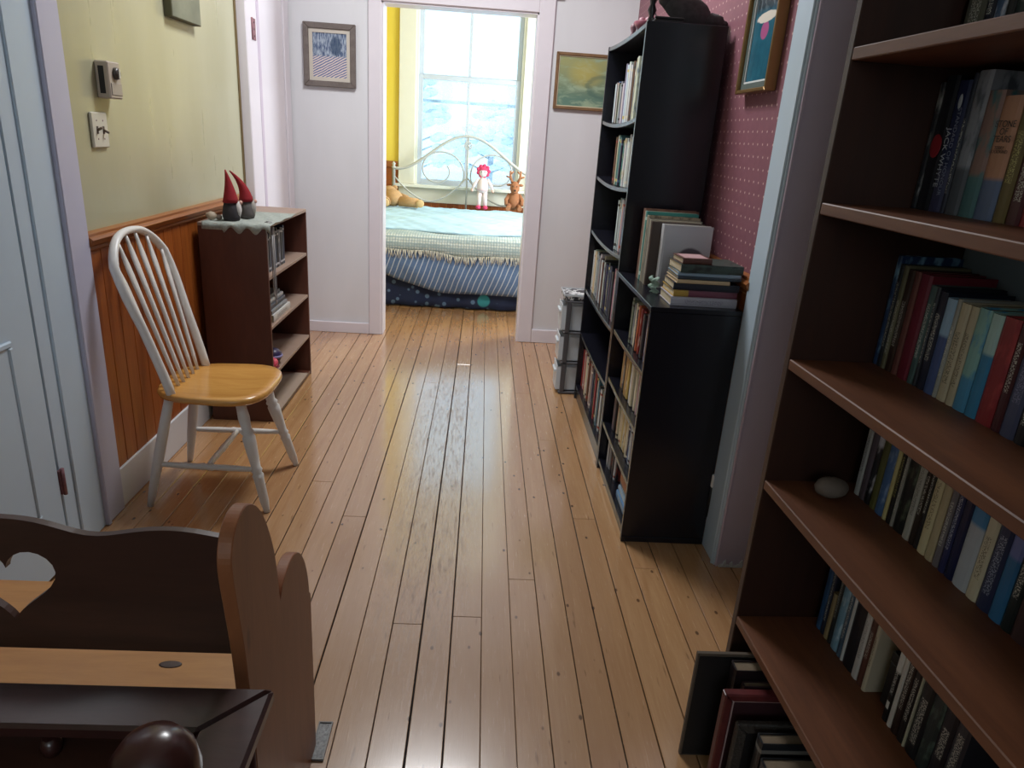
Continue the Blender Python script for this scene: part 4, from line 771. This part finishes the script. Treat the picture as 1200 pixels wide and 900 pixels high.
box(0, .044, 0, .084, 0, .116).build('housing', M_BEI, th, bevel=.004); box(.0442, .0465, .010, .080, .012, .05).build('cover_plate', plain('beige_plastic_lower', srgb(160, 150, 140), .4), th, bevel=.001)
box(.012, .030, -.0008, 0, .015, .10).build('vent_slot', M_BLACKP, th)
MB().lathe([(.019, 0), (.019, .006), (.016, .012), (.001, .013)], 18, (.0442, .046, .080), Matrix.Rotation(PI / 2, 3, 'Y')).build('dial', plain('dark_dial', srgb(66, 60, 54), .35), th); box(.0570, .0600, .042, .050, .066, .094).build('dial_grip', plain('bright_grip', srgb(210, 206, 196), .3), th)
sw = thing('light_switch', 'cream double light switch plate below the thermostat', 'light switch', (-1.2998, 2.50, 1.268))
box(0, .010, 0, .10, 0, .112).build('wall_plate', plain('cream_plate', srgb(200, 196, 180), .4), sw, bevel=.003)
for yy in (.030, .070):
    box(.010, .0105, yy - .006, yy + .006, .044, .068).build('slot', M_BACKBRD, sw); MB().tube([(.010, yy, .056), (.026, yy, .064 if yy < .05 else .048)], [.0045, .004], 8).build('toggle', plain('brown_toggle', srgb(104, 90, 74), .4), sw)
    for z in (.028, .086): MB().ell((.0102, yy, z), (.001, .003, .003), 8).build('screw', M_HINGE, sw)

ol = thing('wall_outlet', 'white plug and black cord end on the wall behind the low bookcase', 'outlet', (.884, 2.252, .24))
box(-.012, .0, 0, .016, 0, .05).build('plug', plain('white_plug', srgb(225, 225, 225), .4), ol, bevel=.003); MB().tube([(-.006, .008, 0), (-.008, .006, -.05), (-.004, .008, -.12)], .006, 8).build('cord', M_BLACKP, ol)

# ------------------------------------------------------------------ bedroom: bed and toys
M_SKIRT = NT('navy_floral_skirt', .85); v = M_SKIRT.vor(M_SKIRT.pos((1, .15, 1)), 4.2, .75); f1_ = M_SKIRT.step(v, .24, .20); v2 = M_SKIRT.vor(M_SKIRT.pos((1, .15, 1)), 13, 1); f2_ = M_SKIRT.step(v2, .26, .2)
M_SKIRT = M_SKIRT.col(M_SKIRT.mix(f1_, M_SKIRT.mix(M_SKIRT.math('MULTIPLY', f2_, .55), srgb(24, 34, 62), srgb(120, 150, 176)), srgb(52, 138, 142)))
M_QUILT = NT('striped_blue_quilt', .85); q = M_QUILT; PQ = q.xyz(q.pos()); uq = q.math('DIVIDE', q.math('ADD', q.math('SUBTRACT', PQ[0], q.math('MULTIPLY', PQ[2], .36)), q.math('MULTIPLY', q.noise(q.pos(), 3, 2), .03)), .044); wv = q.math('ABSOLUTE', q.math('SUBTRACT', q.math('FRACT', uq), .5)); nz = q.noise(q.pos(), 60, 3)
M_QUILT = q.col(q.mix(q.step(wv, .11, .07), q.mix(nz, srgb(74, 102, 146), srgb(112, 138, 172)), srgb(192, 202, 214)))
M_KNIT = NT('cream_woven_throw', .9); q = M_KNIT; kk = q.vor(q.pos((46, 30, 46)), 1, .15); M_KNIT.bump(kk, .6, .01); M_KNIT = q.col(q.mix(q.step(kk, .2, .6), srgb(212, 214, 206), srgb(150, 166, 166)))
M_FLUFF = plain('pale_blue_fleece', srgb(176, 206, 220), .95, var=.22, scale=10, bump=.5)
bed = thing('bed', 'white iron bed with scrolled headboard and layered blue bedding', 'bed', (-.19, 6.7, 0))
bx0, bx1, by0, by1 = -.78, .78, -.98, 1.03     # local
box(bx0 + .04, bx1 - .04, by0 + .06, by1 - .02, .24, .54).build('mattress', plain('mattress_ticking', srgb(205, 205, 205), .8), bed, bevel=.04, segs=3)
def skirt(u, v):
    x = bx0 + (bx1 - bx0) * u; return (x, by0 + .02 + .012 * math.sin(u * 40) * (1 - v) + .03 * v, .012 + .30 * v)
MB().grid(skirt, 70, 6).build('bed_skirt', M_SKIRT, bed, solid=.003)
for s in (bx0 + .01, bx1 - .01): MB().grid(lambda u, v: (s, by0 + .03 + (by1 - by0 - .05) * u, .012 + .30 * v), 12, 2).build('bed_skirt', M_SKIRT, bed, solid=.003)
def quilt(u, v):    # v 0 = bottom hem in front, 1 = on top behind
    x = bx0 - .03 + (bx1 - bx0 + .06) * u; hem = .30 - .19 * min(1, max(0, (u - .08) / .30)) ** .8 + .03 * math.sin(u * 7) if u < .9 else .16
    hem = .295 - .175 * (1 - math.exp(-max(0, u - .10) * 5.0)) + .012 * math.sin(u * 11)
    if v < .7:
        t = v / .7; z = hem + (.545 - hem) * t; bulge = .06 * math.sin(PI * t) ** .7; yv = by0 - .012 - bulge + .05 * t ** 4
    else:
        t = (v - .7) / .3; z = .545 + .035 * math.sin(PI / 2 * min(1, t * 2)); yv = by0 + .038 + .5 * t
    return (x, yv + .006 * math.sin(u * 30 + v * 9), z + .004 * math.sin(u * 25))
MB().grid(quilt, 60, 24).build('quilt', M_QUILT, bed, solid=.012)
def throw(u, v):
    x = bx0 - .02 + (bx1 - bx0 + .04) * u; wob = .018 * math.sin(u * 8) + .008 * math.sin(u * 21)
    if v < .35: t = v / .35; z = .47 + wob + (.598 - .47 - wob) * math.sin(PI / 2 * t); yv = by0 - .075 + .10 * (1 - math.cos(PI / 2 * t))
    else: t = (v - .35) / .65; z = .598 + .004 * math.sin(u * 19 + v * 7); yv = by0 + .025 + .62 * t
    return (x, yv, z)
MB().grid(throw, 60, 18).build('woven_throw', M_KNIT, bed, solid=.008)
fr = MB(); rr = random.Random(12)
for k in range(170):
    u = (k + rr.uniform(-.3, .3)) / 170; x = bx0 - .02 + (bx1 - bx0 + .04) * u; wob = .018 * math.sin(u * 8) + .008 * math.sin(u * 21); L = rr.uniform(.045, .075); dx = rr.uniform(-.02, .02)
    fr.tube([(x, by0 - .080, .475 + wob), (x + dx * .5, by0 - .088, .475 + wob - L * .5), (x + dx, by0 - .086, .475 + wob - L)], [.0035, .003, .0015], 5)
tag(fr.build('fringe', plain('cream_fringe', srgb(214, 210, 196), .9), bed), kind='stuff')
def fleece(u, v):
    x = bx0 - .01 + (bx1 - bx0 + .02) * u; yv = by0 + .16 + .05 * math.sin(u * 9) * (1 - v) + (by1 - by0 - .20) * v
    e = min(1, v * 8, (1 - v) * 10); return (x, yv, .606 + (.028 + .012 * math.sin(u * 17 + v * 5) * math.sin(v * 16 + u * 3)) * max(.1, e) + .004 * math.sin(u * 70) * math.sin(v * 60))
MB().grid(fleece, 90, 60).build('fleece_blanket', M_FLUFF, bed, solid=.012)
# headboard
M_IRON = plain('cream_painted_iron', srgb(190, 190, 184), .35, var=.04)
HY = 1.06
hb = lambda mb, nm='headboard_bar': mb.build(nm, M_IRON, bed)
arch = []
for i in range(49):
    s = -1 + 2 * i / 48; x = s * .77; z = .985 + .362 * (math.cos(min(1, abs(s) / .93) * PI) * .5 + .5) ** .88 - .0 * s; arch.append((x, HY, z))
hb(MB().tube(arch, .0155, 10), 'headboard_arch')
for s in (-1, 1):
    hb(MB().lathe([(.018, 0), (.018, .985), (.024, .99), (.024, 1.0), (.012, 1.01), (.022, 1.03), (.001, 1.055)], 10, (s * .77, HY, 0)), 'post')
    sp_ = []   # big scroll: starts at centre low, sweeps out over and curls in
    for i in range(60):
        t = i / 59; a = math.radians(-25 + 415 * t) ; r = .300 * (1 - .66 * t) if t > .0 else .3
        cxx, czz = .29, 1.0
        sp_.append((s * (cxx - math.cos(a) * r * .88), HY + .002, czz + math.sin(a) * r * .78 - .02 * (1 - t)))
    hb(MB().tube(sp_, .0085, 8), 'scroll')
    hb(MB().tube([(s * (.02 + .75 * q), HY, .86 + (.0 if q < .0 else 0) - .30 * math.sin(PI * (1 - q) ** 1.0 * .62 + .0) * 1.0 + .10 * (q ** 2) + (.24 if False else 0) + .085) if False else (s * .76 * (q), HY, .668 + .27 * (abs(q - .52) / .52) ** 1.8) for q in [k / 24 for k in range(25)]], .0085, 8), 'lower_scroll')
hb(MB().tube([(0, HY, .40), (0, HY, 1.345)], .010, 8), 'centre_bar')
hb(MB().tube([(.038 * math.cos(a), HY - .012, 1.255 + .038 * math.sin(a)) for a in [2 * PI * k / 20 for k in range(21)]], .006, 6).ell((0, HY - .012, 1.255), (.014, .01, .014), 10), 'rosette')
for k in range(8): a = k * PI / 4; hb(MB().ell((.025 * math.cos(a), HY - .012, 1.255 + .025 * math.sin(a)), (.008, .006, .008), 8), 'petal')
hb(MB().tube([(-.77, HY, .44), (.77, HY, .44)], .010, 8), 'lower_rail')
for s in (-1, 1):
    for yv in (by0 + .08,): MB().lathe([(.02, 0), (.02, .24)], 10, (s * .70, yv, 0)).build('leg', M_IRON, bed)
# rag doll
dl = thing('rag_doll', 'rag doll with pink flower hat and pink shoes against the headboard', 'doll', (-.02, 7.665, .632))
M_DOLLW = plain('doll_white_cloth', srgb(232, 216, 214), .9, var=.06, scale=40); M_DOLLP = plain('doll_pink_cloth', srgb(212, 64, 104), .85, var=.35, scale=60); M_SKINC = plain('doll_skin_cloth', srgb(230, 192, 176), .9)
b = MB().tube([(0, 0, .17), (0, .0, .22), (0, 0, .29), (0, 0, .325)], [.05, .062, .05, .022], 14)
b.ell((0, -.002, .37), (.05, .046, .052), 16)
for s in (-1, 1):
    b.tube([(s * .024, 0, .19), (s * .03, -.035, .12), (s * .034, -.045, .03)], [.03, .024, .02], 10); b.tube([(s * .045, 0, .30), (s * .085, -.02, .25), (s * .105, -.03, .20)], [.02, .017, .014], 10)
b.build('body', M_DOLLW, dl)
for s in (-1, 1): MB().ell((s * .016, -.046, .378), (.005, .003, .006), 8).build('eye', M_BLACKP, dl); MB().ell((s * .036, -.062, .021), (.028, .045, .021), 12).build('shoe', M_DOLLP, dl); MB().ell((s * .108, -.033, .19), (.016, .014, .018), 10).build('hand', M_SKINC, dl)
h_ = MB().ell((0, .012, .40), (.062, .056, .045), 16)
for k in range(9): a = k * 2 * PI / 9; h_.ell((.055 * math.cos(a), -.012, .385 + .052 * math.sin(a)), (.022, .02, .022), 9)
h_.build('flower_hat', M_DOLLP, dl)
MB().lathe([(.062, 0), (.056, .03), (.048, .07), (.03, .1)], 14, (0, -.002, .19)).build('dress', plain('doll_pale_pink', srgb(236, 206, 206), .9, var=.08, scale=30), dl)
# reindeer
rd = thing('plush_reindeer', 'brown plush reindeer with antlers leaning at the headboard end', 'plush toy', (.315, 7.62, .640))
M_REI = plain('reindeer_brown', srgb(158, 104, 70), .95, var=.2, scale=50, bump=.3)
b = MB().ell((0, 0, .10), (.07, .065, .10), 16).ell((0, -.02, .235), (.05, .05, .065), 14).ell((0, -.065, .205), (.032, .035, .03), 12)
for s in (-1, 1): b.tube([(s * .05, -.02, .06), (s * .06, -.09, .03), (s * .06, -.14, .03)], [.028, .026, .024], 10); b.tube([(s * .05, 0, .16), (s * .085, -.04, .11), (s * .08, -.07, .06)], [.022, .02, .018], 10)
b.build('body', M_REI, rd)
for s in (-1, 1):
    MB().tube([(s * .025, 0, .28), (s * .05, 0, .33), (s * .055, 0, .40)], [.014, .013, .009], 8).tube([(s * .05, 0, .33), (s * .095, 0, .345)], [.011, .008], 8).tube([(s * .053, 0, .365), (s * .02, 0, .395)], [.010, .007], 8).build('antler', M_REI, rd)
    MB().ell((s * .062, -.005, .26), (.026, .012, .014), 10).build('ear', M_REI, rd); MB().ell((s * .02, -.066, .25), (.005, .004, .006), 8).build('eye', M_BLACKP, rd)
MB().ell((0, -.098, .212), (.012, .01, .010), 8).build('nose', M_BLACKP, rd)
# teddy
td = thing('teddy_bear', 'tan teddy bear lying against the pillow end of the bed', 'plush toy', (-.91, 7.30, .640), .2)
M_TED = plain('teddy_tan', srgb(190, 150, 104), .95, var=.15, scale=50, bump=.3)
b = MB().ell((0, 0, .085), (.10, .12, .085), 16).ell((-.02, .15, .115), (.075, .07, .075), 16)
for s in (-1, 1): b.tube([(s * .06, -.06, .06), (s * .13 + .05, -.10, .055), (s * .16 + .08, -.12, .05)], [.05, .048, .046], 12); b.tube([(s * .07, .06, .10), (s * .14, .02, .08), (s * .17, -.03, .05)], [.035, .032, .03], 10)
b.build('body', M_TED, td)
for s in (-1, 1): MB().ell((s * .055 - .02, .17, .17), (.026, .014, .026), 10).build('ear', M_TED, td); MB().ell((s * .026 - .02, .09, .145), (.006, .006, .006), 8).build('eye', M_BLACKP, td)
MB().ell((-.02, .082, .115), (.028, .02, .024), 10).build('muzzle', plain('teddy_cream', srgb(220, 196, 160), .95), td)
for s in (-1, 1): MB().ell((s * .17 + .085, -.165, .052), (.040, .012, .040), 12).build('paw_pad', plain('teddy_pad', srgb(206, 172, 120), .9), td)

# ------------------------------------------------------------------ settle (small bench) seen from behind
M_STBACK = wood('dark_settle_pine', srgb(54, 32, 25), srgb(78, 48, 37), .4, (1.2, 9, 9), 1.4)
M_STSIDE = wood('brown_settle_pine', srgb(128, 76, 48), srgb(158, 100, 64), .4, (9, 9, 1.2), 1.3)
M_STSEAT = wood('light_settle_pine', srgb(170, 114, 62), srgb(206, 150, 88), .38, (1.2, 9, 9), 1.2)
st = thing('settle_bench', 'small pine settle with wavy back and heart cutout', 'bench', (-.735, 1.14, 0)); o6 = Vector((-.735, 1.14, 0))
def lobe(cy, cz, r0, n, a0, a1, rz=None): return [(cy + r0 * math.cos(a0 + (a1 - a0) * i / n), cz + (rz or r0) * math.sin(a0 + (a1 - a0) * i / n)) for i in range(n + 1)]
def smooth(pts, n=4):
    out = []
    for k in range(len(pts) - 1):
        p0, p1, p2, p3 = [Vector(pts[min(max(q, 0), len(pts) - 1)]) for q in (k - 1, k, k + 1, k + 2)]
        for m_ in range(n):
            t = m_ / n; out.append(tuple(.5 * (2 * p1 + (p2 - p0) * t + (2 * p0 - 5 * p1 + 4 * p2 - p3) * t * t + (3 * p1 - p0 - 3 * p2 + p3) * t ** 3)))
    return out + [tuple(pts[-1])]
sidep = [(1.310, 0), (1.310, .43)] + smooth([(1.300, .44), (1.294, .48), (1.275, .53), (1.245, .572), (1.21, .596), (1.175, .604), (1.14, .60), (1.11, .588), (1.096, .572)]) + smooth([(1.092, .59), (1.086, .64), (1.075, .69), (1.055, .74), (1.03, .785), (1.0, .82), (.965, .843), (.935, .848), (.905, .838), (.885, .815), (.878, .78), (.89, .70), (.905, .60), (.92, .40)]) + [(.92, 0)]
for xa in (-1.135, -.357):
    loc_build(MB().prism(sidep, xa, xa + .022, 'x'), 'side_panel', M_STSIDE, st, o6, .002)
# back board with wavy top and heart hole
def heart(n=40):
    out = []
    for i in range(n):
        a = 2 * PI * i / n; x = 16 * math.sin(a) ** 3; z = 13 * math.cos(a) - 5 * math.cos(2 * a) - 2 * math.cos(3 * a) - math.cos(4 * a); out.append((-.735 + x * .0048, .671 + z * .0046))
    return out
def back_board():
    x0, x1, zb, y0, y1 = -1.112, -.358, .538, .990, 1.003
    def top(x): s = (x + .735) / .377; return .772 + .014 * math.cos(s * PI * 1.0) * 1.0 - .018 * math.exp(-((abs(s) - .36) / .17) ** 2) + .012 * math.exp(-((abs(s) - .75) / .2) ** 2)
    bm = bmesh.new(); outer = [(x0, zb)] + [(x1, zb)] + [(x1 + (x0 - x1) * i / 40, top(x1 + (x0 - x1) * i / 40)) for i in range(41)]
    hv = heart()
    vo = [bm.verts.new((p[0], y0, p[1])) for p in outer]; vh = [bm.verts.new((p[0], y0, p[1])) for p in hv]
    eo = [bm.edges.new((vo[i], vo[(i + 1) % len(vo)])) for i in range(len(vo))]; eh = [bm.edges.new((vh[i], vh[(i + 1) % len(vh)])) for i in range(len(vh))]
    r = bmesh.ops.triangle_fill(bm, edges=eo + eh, use_beauty=True)
    ex = bmesh.ops.extrude_face_region(bm, geom=bm.faces[:]); bmesh.ops.translate(bm, vec=(0, y1 - y0, 0), verts=[g for g in ex['geom'] if isinstance(g, bmesh.types.BMVert)])
    bmesh.ops.recalc_face_normals(bm, faces=bm.faces); bmesh.ops.translate(bm, vec=-o6, verts=bm.verts)
    me = bpy.data.meshes.new('back_board'); bm.to_mesh(me); bm.free(); me.materials.append(M_STBACK); o = bpy.data.objects.new('back_board', me); COL.objects.link(o); o.parent = st
back_board()
seat = loc_build(box(-1.10, -.392, 1.000, 1.335, .402, .42), 'seat_board', M_STSEAT, st, o6, .003)
MB().ell((-.545 - o6.x, 1.092 - o6.y, .4202), (.022, .010, .0008), 14).build('knot', plain('pine_knot', srgb(66, 44, 34), .5, var=.4, scale=60), st)
loc_build(box(-1.112, -.358, 1.02, 1.04, .30, .398), 'apron', M_STBACK, st, o6, .002); loc_build(box(-1.112, -.358, 1.28, 1.30, .05, .398), 'apron', M_STBACK, st, o6, .002)
# dark wooden stand in the corner
M_DARKW = wood('dark_mahogany', srgb(46, 24, 22), srgb(70, 38, 34), .28, (2, 7, 7), 1.3, knots=False, coat=.3)
sd = thing('wooden_stand', 'dark wooden open frame with mitred corner, spindle and ball finial', 'stand', (-.55, .62, 0)); o7 = Vector((-.55, .62, 0))
fx0, fx1, fy0, fy1, fw, fz = -.86, -.276, .40, .850, .082, .60
for pts in ([(fx0, fy1), (fx1, fy1), (fx1 - fw, fy1 - fw), (fx0 + fw, fy1 - fw)], [(fx1, fy1), (fx1, fy0), (fx1 - fw, fy0 + fw), (fx1 - fw, fy1 - fw)], [(fx1, fy0), (fx0, fy0), (fx0 + fw, fy0 + fw), (fx1 - fw, fy0 + fw)], [(fx0, fy0), (fx0, fy1), (fx0 + fw, fy1 - fw), (fx0 + fw, fy0 + fw)]):
    loc_build(MB().prism(pts, fz - .024, fz, 'z'), 'top_rail', M_DARKW, sd, o7, .005)
for xx in (fx0 + .04, fx1 - .04):
    for yy in (fy0 + .04, fy1 - .04): MB().tube([(xx - o7.x, yy - o7.y, 0), (xx - o7.x, yy - o7.y, .2), (xx - o7.x, yy - o7.y, .574)], [.014, .022, .018], 12).build('leg', M_DARKW, sd)
loc_build(box(fx0 + .03, fx1 - .03, fy0 + .03, fy1 - .03, .53, .546), 'lower_shelf', M_STBACK, sd, o7, .002)
for xx in (-.708, -.562): MB().tube([(xx - o7.x, .775 - o7.y, .5465), (xx - o7.x, .775 - o7.y, .56), (xx - o7.x, .775 - o7.y, .575)], [.010, .014, .010], 10).build('spindle', M_DARKW, sd)
MB().lathe([(.022, .5465), (.018, .549), (.024, .552), (.030, .56), (.022, .58), (.030, .592), (.018, .604), (.032, .615), (.046, .64), (.0515, .665), (.047, .692), (.034, .712), (.016, .721), (.001, .722)], 24, (-.352 - o7.x, .640 - o7.y, 0)).build('ball_finial', M_DARKW, sd)
# floor vent next to the bench
fv = thing('floor_vent', 'narrow metal floor vent full of grey dust beside bench', 'vent', (-.342, 1.262, .0008))
box(0, .034, 0, .112, 0, .002).build('grille_bed', plain('grey_dust', srgb(150, 150, 150), .8, var=.9, scale=160, bump=.5), fv)
for a in ((0, .003, 0, .112), (.031, .034, 0, .112), (.003, .031, 0, .003), (.003, .031, .109, .112)): box(a[0], a[1], a[2], a[3], .002, .005).build('rim', plain('dull_steel', srgb(90, 88, 86), .45, metal=.7), fv)
